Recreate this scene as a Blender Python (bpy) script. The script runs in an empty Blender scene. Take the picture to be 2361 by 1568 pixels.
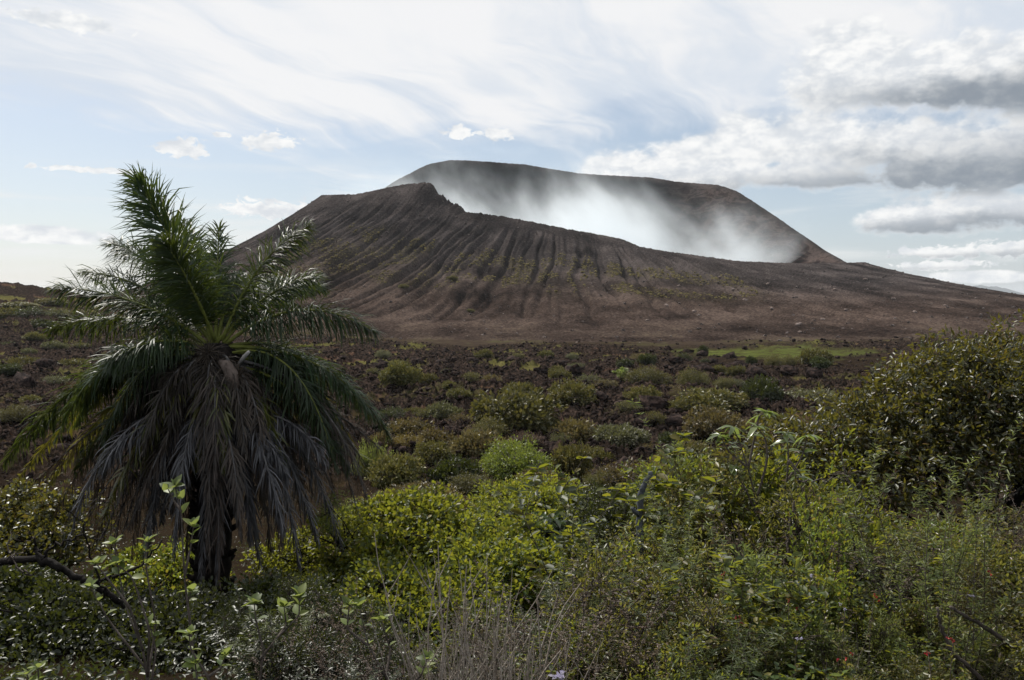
import bpy, math, random
import numpy as np
from mathutils import Vector, Matrix

C = bpy.context.scene.collection
SC = bpy.context.scene
R = math.radians

# ------------------------------------------------------------------ camera, sky, sun, exposure
EYE = 12.0                      # metres above the datum; the lava plain lies near z = 2.7
FPX = 1836.0                    # focal length in units of a 2361 px wide picture
PITCH = math.atan((784 - 690) / FPX)
cam_data = bpy.data.cameras.new('camera')
cam_data.lens = 36.0 * FPX / 2361.0
cam_data.sensor_width = 36.0
cam_data.clip_start = 0.05
cam_data.clip_end = 60000
cam = bpy.data.objects.new('camera', cam_data)
cam.location = (0, 0, EYE)
cam.rotation_euler = (math.pi / 2 - PITCH, 0, 0)
C.objects.link(cam)
SC.camera = cam

SUN_AZ, SUN_EL = R(-36), R(46)  # azimuth from +Y towards +X
SUN_DIR = Vector((math.sin(SUN_AZ) * math.cos(SUN_EL), math.cos(SUN_AZ) * math.cos(SUN_EL), math.sin(SUN_EL)))
sun_data = bpy.data.lights.new('sun', 'SUN')
sun_data.energy = 5.0
sun_data.angle = R(0.55)
sun_data.color = (1.0, 0.95, 0.87)
sun = bpy.data.objects.new('sun', sun_data)
sun.rotation_euler = (-SUN_DIR).to_track_quat('-Z', 'Y').to_euler()
C.objects.link(sun)

SC.view_settings.view_transform = 'Standard'
SC.view_settings.look = 'None'
SC.view_settings.exposure = 0.22
SC.view_settings.gamma = 1.0
SC.view_settings.use_curve_mapping = False
SC.render.engine = 'CYCLES'
SC.cycles.use_denoising = True
try:
    SC.cycles.denoiser = 'OPENIMAGEDENOISE'
    SC.cycles.denoising_input_passes = 'RGB_ALBEDO_NORMAL'
except Exception:
    pass
SC.cycles.max_bounces = 8
SC.cycles.diffuse_bounces = 3
SC.cycles.glossy_bounces = 2
SC.cycles.transmission_bounces = 4
SC.cycles.volume_bounces = 4
SC.cycles.transparent_max_bounces = 8
SC.cycles.sample_clamp_indirect = 4.0
SC.cycles.sample_clamp_direct = 0.0
SC.cycles.caustics_reflective = False
SC.cycles.caustics_refractive = False


class NB:
    """small helper for node trees: every call adds a node and returns its output socket"""
    def __init__(s, nt):
        s.nt = nt

    def n(s, t, **kw):
        nd = s.nt.nodes.new(t)
        for k, v in kw.items():
            setattr(nd, k, v)
        return nd

    def put(s, sock, v):
        if isinstance(v, bpy.types.NodeSocket):
            s.nt.links.new(v, sock)
        elif v is not None:
            if isinstance(v, (tuple, list)) and len(v) == 3 and sock.type == 'RGBA':
                v = (*v, 1)
            sock.default_value = v

    def m(s, op, a, b=None, c=None, clamp=False):
        nd = s.n('ShaderNodeMath', operation=op, use_clamp=clamp)
        s.put(nd.inputs[0], a)
        if b is not None: s.put(nd.inputs[1], b)
        if c is not None: s.put(nd.inputs[2], c)
        return nd.outputs[0]

    def vm(s, op, a, b=None):
        nd = s.n('ShaderNodeVectorMath', operation=op)
        s.put(nd.inputs[0], a)
        if b is not None: s.put(nd.inputs[1], b)
        return nd.outputs['Value'] if op in ('LENGTH', 'DOT_PRODUCT', 'DISTANCE') else nd.outputs[0]

    def ss(s, v, lo, hi, o0=0.0, o1=1.0):
        nd = s.n('ShaderNodeMapRange', interpolation_type='SMOOTHSTEP')
        s.put(nd.inputs[0], v); s.put(nd.inputs[1], lo); s.put(nd.inputs[2], hi); s.put(nd.inputs[3], o0); s.put(nd.inputs[4], o1)
        return nd.outputs[0]

    def noise(s, vec, scale, detail=4, rough=0.5, dist=0.0, lac=2.0):
        nd = s.n('ShaderNodeTexNoise')
        s.put(nd.inputs['Vector'], vec)
        s.put(nd.inputs['Scale'], scale); s.put(nd.inputs['Detail'], detail); s.put(nd.inputs['Roughness'], rough)
        s.put(nd.inputs['Distortion'], dist); s.put(nd.inputs['Lacunarity'], lac)
        return nd.outputs[0]

    def mix(s, f, a, b):
        nd = s.n('ShaderNodeMix', data_type='RGBA')
        s.put(nd.inputs[0], f); s.put(nd.inputs[6], a); s.put(nd.inputs[7], b)
        return nd.outputs[2]

    def comb(s, x, y, z):
        nd = s.n('ShaderNodeCombineXYZ')
        s.put(nd.inputs[0], x); s.put(nd.inputs[1], y); s.put(nd.inputs[2], z)
        return nd.outputs[0]

    def sep(s, v):
        nd = s.n('ShaderNodeSeparateXYZ'); s.put(nd.inputs[0], v)
        return nd.outputs

    def ramp(s, f, stops, mode='LINEAR'):
        nd = s.n('ShaderNodeValToRGB')
        cr = nd.color_ramp
        cr.interpolation = mode
        while len(cr.elements) < len(stops):
            cr.elements.new(0.5)
        for e, (p, c) in zip(cr.elements, stops):
            e.position = p; e.color = (*c, 1)
        s.put(nd.inputs[0], f)
        return nd.outputs[0]


def build_world():
    w = bpy.data.worlds.new('World')
    SC.world = w
    w.use_nodes = True
    nt = w.node_tree
    nt.nodes.clear()
    b = NB(nt)
    out = b.n('ShaderNodeOutputWorld')
    bg = b.n('ShaderNodeBackground')
    STR = 0.08
    bg.inputs['Strength'].default_value = STR
    nt.links.new(bg.outputs[0], out.inputs[0])
    sky = b.n('ShaderNodeTexSky', sky_type='NISHITA')
    sky.sun_disc = False
    sky.sun_elevation = SUN_EL
    sky.sun_rotation = SUN_AZ
    sky.air_density = 1.0
    sky.dust_density = 1.2
    sky.ozone_density = 1.5
    d = b.n('ShaderNodeTexCoord').outputs['Generated']
    d = b.vm('NORMALIZE', d)
    x, y, z = b.sep(d)
    DEG = 180 / math.pi
    az = b.m('MULTIPLY', b.m('ARCTAN2', x, y), DEG)
    el = b.m('MULTIPLY', b.m('ARCSINE', z), DEG)
    k = 0.86 / STR
    # thin haze veil towards the horizon (a real sky pales there)
    veil = b.ss(el, 15.0, -1.0)
    skyc = b.mix(b.m('ADD', 0.22, b.m('MULTIPLY', veil, 0.32)), sky.outputs[0], (0.70 * k, 0.79 * k, 0.90 * k))
    # --- cirrus sheet, in the plane of a high cloud layer
    zz = b.m('ADD', b.m('MAXIMUM', z, 0.0), 0.10)
    px = b.m('DIVIDE', x, zz)
    py = b.m('DIVIDE', y, zz)
    a = R(58)
    u = b.m('ADD', b.m('MULTIPLY', px, math.cos(a)), b.m('MULTIPLY', py, math.sin(a)))
    v = b.m('SUBTRACT', b.m('MULTIPLY', py, math.cos(a)), b.m('MULTIPLY', px, math.sin(a)))
    warp = b.noise(b.comb(px, py, 0.0), 0.9, 3, 0.5)
    u2 = b.m('ADD', u, b.m('MULTIPLY', warp, 1.2))
    v2 = b.m('ADD', v, b.m('MULTIPLY', warp, 0.8))
    streak = b.noise(b.comb(b.m('MULTIPLY', u2, 0.60), b.m('MULTIPLY', v2, 2.2), 3.0), 1.4, 9, 0.60, 0.35)
    soft = b.noise(b.comb(px, py, 7.3), 0.75, 5, 0.55, 0.6)
    mixn = b.m('ADD', b.m('MULTIPLY', streak, 0.42), b.m('MULTIPLY', soft, 0.58))
    edge = b.ss(el, 8.5, 15.0)          # the sheet starts beyond a certain distance
    cov = b.m('ADD', mixn, b.m('MULTIPLY', b.m('SUBTRACT', edge, 0.50), 0.36))
    cir = b.m('MULTIPLY', b.ss(cov, 0.38, 0.60), 0.95)
    cir_col = b.mix(b.ss(b.m('ADD', b.m('MULTIPLY', streak, 0.6), b.m('MULTIPLY', soft, 0.4)), 0.40, 0.58), (0.70 * k, 0.76 * k, 0.84 * k), (0.92 * k, 0.92 * k, 0.925 * k))
    col = b.mix(cir, skyc, cir_col)
    # fine low stratus bands near the horizon
    band = b.noise(b.comb(b.m('MULTIPLY', az, 0.045), b.m('MULTIPLY', el, 0.42), 1.0), 1.0, 5, 0.55, 0.3)
    bandm = b.m('MULTIPLY', b.m('MULTIPLY', b.ss(band, 0.50, 0.68), b.ss(el, 11.0, 6.0)), 0.75)
    col = b.mix(bandm, col, (0.86 * k, 0.87 * k, 0.87 * k))

    # --- cumulus: (px, py, half width, half height up, half height down, darkness) in picture units
    def ae(qx, qy):
        vx, vy = (qx - 1180.5) / FPX, (784 - qy) / FPX
        c, s_ = math.cos(PITCH), math.sin(PITCH)
        wx, wy, wz = vx, c + vy * s_, vy * c - s_
        return math.degrees(math.atan2(wx, wy)), math.degrees(math.atan2(wz, math.hypot(wx, wy)))
    blobs = [
        (1935, 170, 130, 95, 95, 0.35), (2040, 190, 160, 90, 75, 0.6), (2200, 175, 150, 80, 90, 1.0), (2370, 150, 150, 95, 120, 1.0), (2560, 150, 170, 110, 130, 1.0),
        (1600, 350, 170, 55, 55, 0.25), (1760, 330, 220, 65, 70, 0.3), (1480, 395, 160, 35, 35, 0.15), (1960, 330, 200, 65, 90, 0.55), (2150, 330, 190, 70, 90, 0.8), (2340, 340, 190, 80, 95, 1.0), (2560, 350, 210, 90, 90, 1.0),
        (1640, 400, 220, 30, 30, 0.5), (1830, 405, 190, 40, 40, 0.6),
        (2260, 490, 160, 52, 48, 0.75), (2120, 505, 110, 36, 34, 0.6), (2430, 490, 150, 50, 45, 0.7),
        (2180, 582, 90, 14, 12, 0.45), (2340, 572, 70, 18, 16, 0.5), (2170, 612, 80, 10, 9, 0.4), (2250, 640, 130, 14, 12, 0.15),
        (420, 343, 52, 24, 18, 0.08), (622, 331, 60, 22, 16, 0.05), (1055, 306, 36, 16, 13, 0.05), (1145, 308, 40, 18, 14, 0.08), (512, 312, 18, 6, 5, 0.0),
        (150, 52, 95, 20, 16, 0.0), (195, 391, 90, 6, 7, 0.0), (620, 487, 90, 26, 16, 0.05), (90, 545, 150, 22, 16, 0.0),
    ]
    nz = b.noise(b.comb(b.m('MULTIPLY', az, 0.115), b.m('MULTIPLY', el, 0.16), 0.0), 2.0, 9, 0.52, 0.25)
    nz2 = b.noise(b.comb(b.m('MULTIPLY', az, 0.12), b.m('MULTIPLY', el, 0.2), 5.0), 6.5, 6, 0.55, 0.1)
    nw = b.m('ADD', b.m('MULTIPLY', b.m('SUBTRACT', nz, 0.5), 1.7), b.m('MULTIPLY', b.m('SUBTRACT', nz2, 0.5), 0.55))
    nz3 = b.noise(b.comb(b.m('MULTIPLY', az, 0.45), b.m('MULTIPLY', el, 0.7), 9.0), 2.6, 7, 0.62, 0.5)
    nsm = b.m('MULTIPLY', b.m('SUBTRACT', nz3, 0.5), 3.6)
    dens, dark = None, None
    for (qx, qy, hw, hu, hd, dk) in blobs:
        a0, e0 = ae(qx, qy)
        ra = hw / FPX * DEG
        ru, rd = hu / FPX * DEG, hd / FPX * DEG
        de = b.m('SUBTRACT', el, e0)
        up = b.m('GREATER_THAN', de, 0.0)
        ry = b.m('ADD', b.m('MULTIPLY', up, 1 / ru - 1 / rd), 1 / rd)
        ny = b.m('MULTIPLY', de, ry)
        nx = b.m('MULTIPLY', b.m('SUBTRACT', az, a0), 1 / ra)
        rr = b.m('SQRT', b.m('ADD', b.m('MULTIPLY', nx, nx), b.m('MULTIPLY', ny, ny)))
        amp = 1.15 if hw > 100 else 0.9
        off = 1.0 if hw > 100 else 1.1
        nw_ = nw if hw > 100 else nsm
        bl = b.m('ADD', b.m('SUBTRACT', off, rr), b.m('MULTIPLY', nw_, amp))
        # underside grey: thick and low in the cloud
        sh = b.m('MULTIPLY', b.ss(b.m('ADD', ny, b.m('MULTIPLY', nw, 0.70)), 0.62, -0.75), dk)
        wgt = b.m('ADD', b.ss(bl, -0.55, 0.75), 1e-4)
        if dens is None:
            dens, num, den_ = bl, b.m('MULTIPLY', sh, wgt), wgt
        else:
            dens = b.m('MAXIMUM', dens, bl)
            num = b.m('ADD', num, b.m('MULTIPLY', sh, wgt))
            den_ = b.m('ADD', den_, wgt)
    dark = b.m('DIVIDE', num, den_)
    dark = b.m('MULTIPLY', b.ss(b.m('ADD', dark, b.m('MULTIPLY', nw, 0.16)), 0.08, 0.80), b.ss(dens, -0.05, 0.35))
    cm = b.ss(dens, -0.08, 0.34)
    lit = b.mix(b.ss(nz2, 0.3, 0.7), (0.70 * k, 0.735 * k, 0.78 * k), (0.98 * k, 0.98 * k, 0.97 * k))
    ccol = b.mix(b.m('MULTIPLY', dark, 0.93, clamp=True), lit, (0.22 * k, 0.26 * k, 0.31 * k))
    col = b.mix(b.m('MULTIPLY', cm, 0.97), col, ccol)
    nt.links.new(col, bg.inputs['Color'])
    try:
        w.cycles.sampling_method = 'MANUAL'
        w.cycles.sample_map_resolution = 512
    except Exception:
        pass


build_world()

# ------------------------------------------------------------------ helpers
def tag(o, label=None, cat=None, group=None, kind=None):
    if label: o['label'] = label
    if cat: o['category'] = cat
    if group: o['group'] = group
    if kind: o['kind'] = kind
    return o


def empty(name, loc=(0, 0, 0), rz=0.0):
    o = bpy.data.objects.new(name, None)
    o.location = loc
    o.rotation_euler = (0, 0, rz)
    o.empty_display_size = 0.1
    C.objects.link(o)
    return o


def make_mesh(name, verts, faces, smooth=False):
    """verts: (n,3) array; faces: list of (m,k) int arrays"""
    me = bpy.data.meshes.new(name)
    verts = np.asarray(verts, dtype=np.float32)
    faces = [np.asarray(f, dtype=np.int32) for f in faces if len(f)]
    me.vertices.add(len(verts))
    me.vertices.foreach_set('co', verts.ravel())
    nl = sum(f.size for f in faces)
    npol = sum(len(f) for f in faces)
    me.loops.add(nl)
    me.polygons.add(npol)
    me.loops.foreach_set('vertex_index', np.concatenate([f.ravel() for f in faces]))
    tot = np.concatenate([np.full(len(f), f.shape[1], dtype=np.int32) for f in faces])
    start = np.concatenate([[0], np.cumsum(tot)[:-1]]).astype(np.int32)
    me.polygons.foreach_set('loop_start', start)
    me.polygons.foreach_set('loop_total', tot)
    if smooth:
        me.polygons.foreach_set('use_smooth', np.ones(npol, dtype=bool))
    me.update(calc_edges=True)
    me.validate()
    return me


def link(name, me, mat=None, parent=None, loc=None):
    o = bpy.data.objects.new(name, me)
    if mat is not None and len(me.materials) == 0:
        me.materials.append(mat)
    if parent is not None: o.parent = parent
    if loc is not None: o.location = loc
    C.objects.link(o)
    return o


class MB:
    """collects geometry for one mesh"""
    def __init__(s):
        s.v, s.f, s.n = [], [], 0

    def add(s, verts, faces):
        verts = np.asarray(verts, dtype=np.float64).reshape(-1, 3)
        s.v.append(verts)
        for f in faces:
            f = np.asarray(f)
            if len(f): s.f.append(f + s.n)
        s.n += len(verts)

    def tube(s, pts, radii, sides=5, cap=True):
        pts = np.asarray(pts, dtype=float)
        n = len(pts)
        radii = np.broadcast_to(np.asarray(radii, dtype=float), (n,))
        t = np.gradient(pts, axis=0)
        t /= np.linalg.norm(t, axis=1)[:, None] + 1e-9
        ref = np.array([0.0, 0.0, 1.0]) if abs(t[0][2]) < 0.9 else np.array([1.0, 0, 0])
        a = np.cross(t, ref)
        bad = np.linalg.norm(a, axis=1) < 1e-3
        a[bad] = np.cross(t[bad], [0.3, 1, 0.1])
        a /= np.linalg.norm(a, axis=1)[:, None] + 1e-9
        bb = np.cross(t, a)
        ang = np.arange(sides) * 2 * np.pi / sides
        ring = pts[:, None, :] + radii[:, None, None] * (np.cos(ang)[None, :, None] * a[:, None, :] + np.sin(ang)[None, :, None] * bb[:, None, :])
        idx = np.arange(n * sides).reshape(n, sides)
        q = np.stack([idx[:-1], np.roll(idx[:-1], -1, 1), np.roll(idx[1:], -1, 1), idx[1:]], -1).reshape(-1, 4)
        fs = [q]
        if cap and sides >= 3:
            fs.append(idx[-1][None, :]); fs.append(idx[0][::-1][None, :])
        s.add(ring.reshape(-1, 3), fs)

    def mesh(s, name, smooth=False):
        return make_mesh(name, np.concatenate(s.v) if s.v else np.zeros((0, 3)), s.f, smooth)


def unit(a):
    return a / (np.linalg.norm(a, axis=-1, keepdims=True) + 1e-9)


_perm = np.random.RandomState(7).permutation(256)
_perm = np.concatenate([_perm, _perm, _perm])
_gr = unit(np.random.RandomState(8).normal(size=(256, 2)))


def perlin(x, y):
    xi, yi = np.floor(x).astype(int), np.floor(y).astype(int)
    xf, yf = x - xi, y - yi
    u, v = xf ** 3 * (xf * (xf * 6 - 15) + 10), yf ** 3 * (yf * (yf * 6 - 15) + 10)
    def g(ix, iy, fx, fy):
        h = _perm[_perm[ix & 255] + (iy & 255)]
        return _gr[h, 0] * fx + _gr[h, 1] * fy
    n00, n10 = g(xi, yi, xf, yf), g(xi + 1, yi, xf - 1, yf)
    n01, n11 = g(xi, yi + 1, xf, yf - 1), g(xi + 1, yi + 1, xf - 1, yf - 1)
    return ((n00 * (1 - u) + n10 * u) * (1 - v) + (n01 * (1 - u) + n11 * u) * v) * 1.5


def fbm(x, y, octv=5, rough=0.5):
    s, a, f = 0, 1.0, 1.0
    for i in range(octv):
        s = s + a * perlin(x * f + 17.3 * i, y * f - 9.1 * i)
        a *= rough; f *= 2.03
    return s


def ridged(x, y, octv=4, rough=0.5):
    s, a, f = 0, 1.0, 1.0
    for i in range(octv):
        s = s + a * (1 - 2 * np.abs(perlin(x * f + 31.7 * i, y * f + 5.2 * i)))
        a *= rough; f *= 2.1
    return s


def sstep(v, lo, hi):
    t = np.clip((v - lo) / (hi - lo), 0, 1)
    return t * t * (3 - 2 * t)


CP, SP = math.cos(PITCH), math.sin(PITCH)
def ray(px, py):
    vx, vy = (px - 1180.5) / FPX, (784 - py) / FPX
    return np.array([vx, CP + vy * SP, vy * CP - SP])


def at(px, py, D):
    """the world point seen at picture position px, py at forward distance D"""
    r = ray(px, py)
    r = r * (D / r[1])
    return np.array([r[0], r[1], EYE + r[2]])


# ------------------------------------------------------------------ ground
_hy = np.array([-2000, -20, 0, 3, 6, 11, 16, 22, 30, 45, 60, 100, 165, 400, 1000, 90000.0])
_hh = np.array([0.5, 1.4, 1.65, 2.3, 3.0, 4.3, 5.6, 6.9, 8.0, 9.0, 9.3, 9.3, 9.3, 10.0, 14, 20.0])


def ground_base(x, y):
    x = np.asarray(x, float); y = np.asarray(y, float)
    z = EYE - np.interp(y, _hy, _hh)
    z = z + 0.55 * sstep(x, 1.0, 7.0) * sstep(y, 22, 8)
    z = z + 13.5 * np.exp(-(((x + 168) / 46.0) ** 2) - ((y - 250) / 60.0) ** 2)      # hill beyond the palm
    z = z + 4.5 * np.exp(-(((x + 120) / 60.0) ** 2) - ((y - 190) / 70.0) ** 2)
    z = z + 2.5 * np.exp(-(((x - 260) / 110.0) ** 2) - ((y - 300) / 120.0) ** 2)     # apron beside the cone
    return z


def meadow_mask(x, y):
    x = np.asarray(x, float); y = np.asarray(y, float)
    n = fbm(x * 0.05, y * 0.05, 3)
    d = np.hypot((x - 45 - 0.25 * (y - 138)) / 14.5, (y - 139) / 15.0)
    return sstep(d + 0.5 * n + 0.12 * fbm(x * 0.5, y * 0.3, 3), 1.25, 0.70)


def lava_amt(x, y):
    front = 1 - 0.75 * np.exp(-(((np.asarray(x) - 44) / 22.0) ** 2) - ((np.asarray(y) - 118) / 20.0) ** 2)
    return front * sstep(y, 24, 48) * sstep(y + 45 * fbm(np.asarray(x) * 0.02, np.asarray(y) * 0.02, 3), 190, 140) * (1 - meadow_mask(x, y)) + 1.0 * sstep(x, -50, -85) * sstep(y, 120, 150) * sstep(y, 330, 270)


def pile(x, y):
    """1 on heaps of clinker, 0 on the soil between them"""
    return sstep(ridged(x * 0.21, y * 0.21, 4, 0.62) + 0.6 * fbm(x * 0.05 + 9, y * 0.05, 2), 0.20, 0.85)


def ground_z(x, y, detail=True):
    x = np.asarray(x, float); y = np.asarray(y, float)
    z = ground_base(x, y)
    if detail:
        la = lava_amt(x, y)
        big = fbm(x * 0.045, y * 0.045, 3)
        cl = np.abs(fbm(x * 0.9 + 3, y * 0.9, 4, 0.7))
        z = z + la * (0.75 * big + pile(x, y) * (0.40 + 0.55 * cl))
        z = z + (0.06 + 0.1 * sstep(y, 10, 40)) * fbm(x * 0.35, y * 0.35, 3)
    return z


def ground_hit(px, py):
    r = ray(px, py)
    D = np.concatenate([np.linspace(2, 60, 600), np.linspace(60, 260, 800)])
    zz = EYE + r[2] / r[1] * D
    gz = ground_z(r[0] / r[1] * D, D, False)
    below = np.nonzero(zz < gz)[0]
    return float(D[below[0]]) if len(below) else 200.0


def new_mat(name):
    m = bpy.data.materials.new(name)
    m.use_nodes = True
    nt = m.node_tree
    nt.nodes.clear()
    out = nt.nodes.new('ShaderNodeOutputMaterial')
    return m, NB(nt), out


def ground_material():
    m, b, out = new_mat('lava_ground')
    pos = b.n('ShaderNodeNewGeometry').outputs['Position']
    x, y, z = b.sep(pos)
    at_ = lambda n: b.n('ShaderNodeAttribute', attribute_name=n).outputs['Fac']
    lava, mead, low = at_('lava'), at_('meadow'), at_('low')
    n1 = b.noise(pos, 0.35, 6, 0.6)
    n2 = b.noise(pos, 2.2, 6, 0.65)
    n3 = b.noise(pos, 0.09, 4, 0.5)
    rock = b.ramp(n2, [(0.38, (0.006, 0.005, 0.004)), (0.5, (0.018, 0.0135, 0.0115)), (0.63, (0.056, 0.039, 0.031))])
    soil = b.ramp(n2, [(0.36, (0.028, 0.015, 0.010)), (0.5, (0.060, 0.035, 0.025)), (0.66, (0.105, 0.066, 0.047))])
    f = b.m('MULTIPLY', b.ss(b.m('ADD', low, b.m('MULTIPLY', b.m('SUBTRACT', n2, 0.5), 1.1)), 0.30, 0.62), 1.0)
    c = b.mix(f, rock, soil)
    moss = b.ramp(n2, [(0.3, (0.055, 0.052, 0.018)), (0.7, (0.12, 0.115, 0.036))])
    far = b.ss(y, 60.0, 110.0)
    mf = b.m('MULTIPLY', b.ss(b.m('ADD', b.m('ADD', b.m('MULTIPLY', low, 0.45), b.m('MULTIPLY', b.m('SUBTRACT', n3, 0.5), 1.7)), b.m('MULTIPLY', b.m('SUBTRACT', n1, 0.5), 0.9)), 0.20, 0.40), b.m('ADD', 0.22, b.m('MULTIPLY', far, 0.6)))
    c = b.mix(mf, c, moss)
    brown = b.ramp(n1, [(0.3, (0.012, 0.009, 0.006)), (0.7, (0.028, 0.020, 0.013))])
    c = b.mix(b.m('SUBTRACT', 1.0, lava, clamp=True), c, brown)
    apron = b.m('MULTIPLY', b.ss(y, 120.0, 170.0), b.m('SUBTRACT', 1.0, lava, clamp=True))
    ap = b.ramp(b.m('ADD', b.m('MULTIPLY', n1, 0.6), b.m('MULTIPLY', n3, 0.4)), [(0.35, (0.032, 0.023, 0.019)), (0.5, (0.045, 0.033, 0.024)), (0.62, (0.058, 0.054, 0.026))])
    c = b.mix(apron, c, ap)
    gcol = b.ramp(b.m('ADD', b.m('MULTIPLY', n1, 0.6), b.m('MULTIPLY', n2, 0.4)), [(0.40, (0.034, 0.028, 0.016)), (0.47, (0.052, 0.054, 0.018)), (0.54, (0.064, 0.080, 0.020)), (0.64, (0.095, 0.095, 0.034))])
    c = b.mix(mead, c, gcol)
    bs = b.n('ShaderNodeBsdfPrincipled')
    b.put(bs.inputs['Base Color'], c)
    bs.inputs['Roughness'].default_value = 0.95
    bs.inputs['Specular IOR Level'].default_value = 0.0
    bump = b.n('ShaderNodeBump')
    bump.inputs['Strength'].default_value = 0.9
    bump.inputs['Distance'].default_value = 0.18
    b.put(bump.inputs['Height'], b.noise(pos, 3.0, 7, 0.7))
    b.nt.links.new(bump.outputs[0], bs.inputs['Normal'])
    b.nt.links.new(bs.outputs[0], out.inputs[0])
    return m


def build_ground():
    inner = np.linspace(R(-41), R(41), 780)
    outer = np.linspace(R(41), R(360 - 41), 90)[1:-1]
    az = np.concatenate([inner, outer])
    r = np.concatenate([np.geomspace(0.6, 26, 70), np.geomspace(26, 185, 300)[1:], np.geomspace(185, 420, 50)[1:], np.geomspace(420, 45000, 36)[1:]])
    A, Rr = np.meshgrid(az, r)
    X, Y = Rr * np.sin(A), Rr * np.cos(A)
    Z = ground_z(X, Y)
    na, nr = len(az), len(r)
    V = np.stack([X, Y, Z], -1).reshape(-1, 3)
    V = np.concatenate([V, [[0, 0, float(ground_z(0, 0))]]])
    i = np.arange(nr * na).reshape(nr, na)
    q = np.stack([i[:-1], i[1:], np.roll(i[1:], -1, 1), np.roll(i[:-1], -1, 1)], -1).reshape(-1, 4)
    tri = np.stack([np.full(na, nr * na), i[0], np.roll(i[0], -1)], -1)
    me = make_mesh('ground', V, [q[:, ::-1], tri[:, ::-1]], True)
    # orient upwards
    if me.polygons[1000].normal.z < 0:
        me.flip_normals()
    la = lava_amt(X, Y)
    low = 1.0 - pile(X, Y)
    for nm, arr in (('lava', la), ('meadow', meadow_mask(X, Y)), ('low', low)):
        a = me.attributes.new(nm, 'FLOAT', 'POINT')
        a.data.foreach_set('value', np.concatenate([arr.ravel(), [0]]).astype(np.float32))
    o = link('ground', me, ground_material())
    tag(o, 'rough plain of dark broken lava with reddish soil and mossy patches', kind='structure')


build_ground()

# ------------------------------------------------------------------ volcano
RIM = [  # (px, py, distance) along the crater rim, front from west to east, then the back from east to west
    (742, 450, 380), (770, 449, 368), (820, 448, 357), (860, 440, 350), (900, 431, 343), (940, 424, 339), (985, 421, 335), (998, 423, 334.5),
    (1004, 442, 334), (1022, 453, 333), (1040, 466, 331), (1058, 472, 329), (1075, 489, 327), (1110, 492, 326), (1160, 499, 324), (1240, 514, 322), (1320, 530, 320),
    (1400, 544, 319), (1440, 553, 319), (1475, 569, 320), (1540, 580, 321), (1600, 588, 323), (1700, 602, 329), (1790, 606, 338), (1870, 608, 352),
    (1940, 607, 372), (1985, 605, 400), (1985, 606, 445), (1950, 606, 485), (1905, 580, 508), (1830, 528, 532), (1760, 480, 552), (1700, 441, 568), (1655, 426, 580),
    (1560, 419, 596), (1500, 409, 604), (1440, 406, 608), (1340, 400, 612), (1280, 391, 612), (1210, 379, 608), (1130, 373, 596), (1080, 370, 585), (1040, 369, 572), (990, 378, 552),
    (945, 400, 530), (890, 432, 500), (820, 465, 468), (765, 472, 435), (742, 462, 405)]
VC = np.array([32.0, 462.0])


def rim_curve():
    P = np.array([at(*p) for p in RIM])
    dx, dy = P[:, 0] - VC[0], P[:, 1] - VC[1]
    th = np.arctan2(dy, dx)
    r = np.hypot(dx, dy)
    o = np.argsort(th)
    th, r, z = th[o], r[o], P[:, 2][o]
    th = np.concatenate([th - 2 * np.pi, th, th + 2 * np.pi])
    return th, np.tile(r, 3), np.tile(z, 3)


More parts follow.
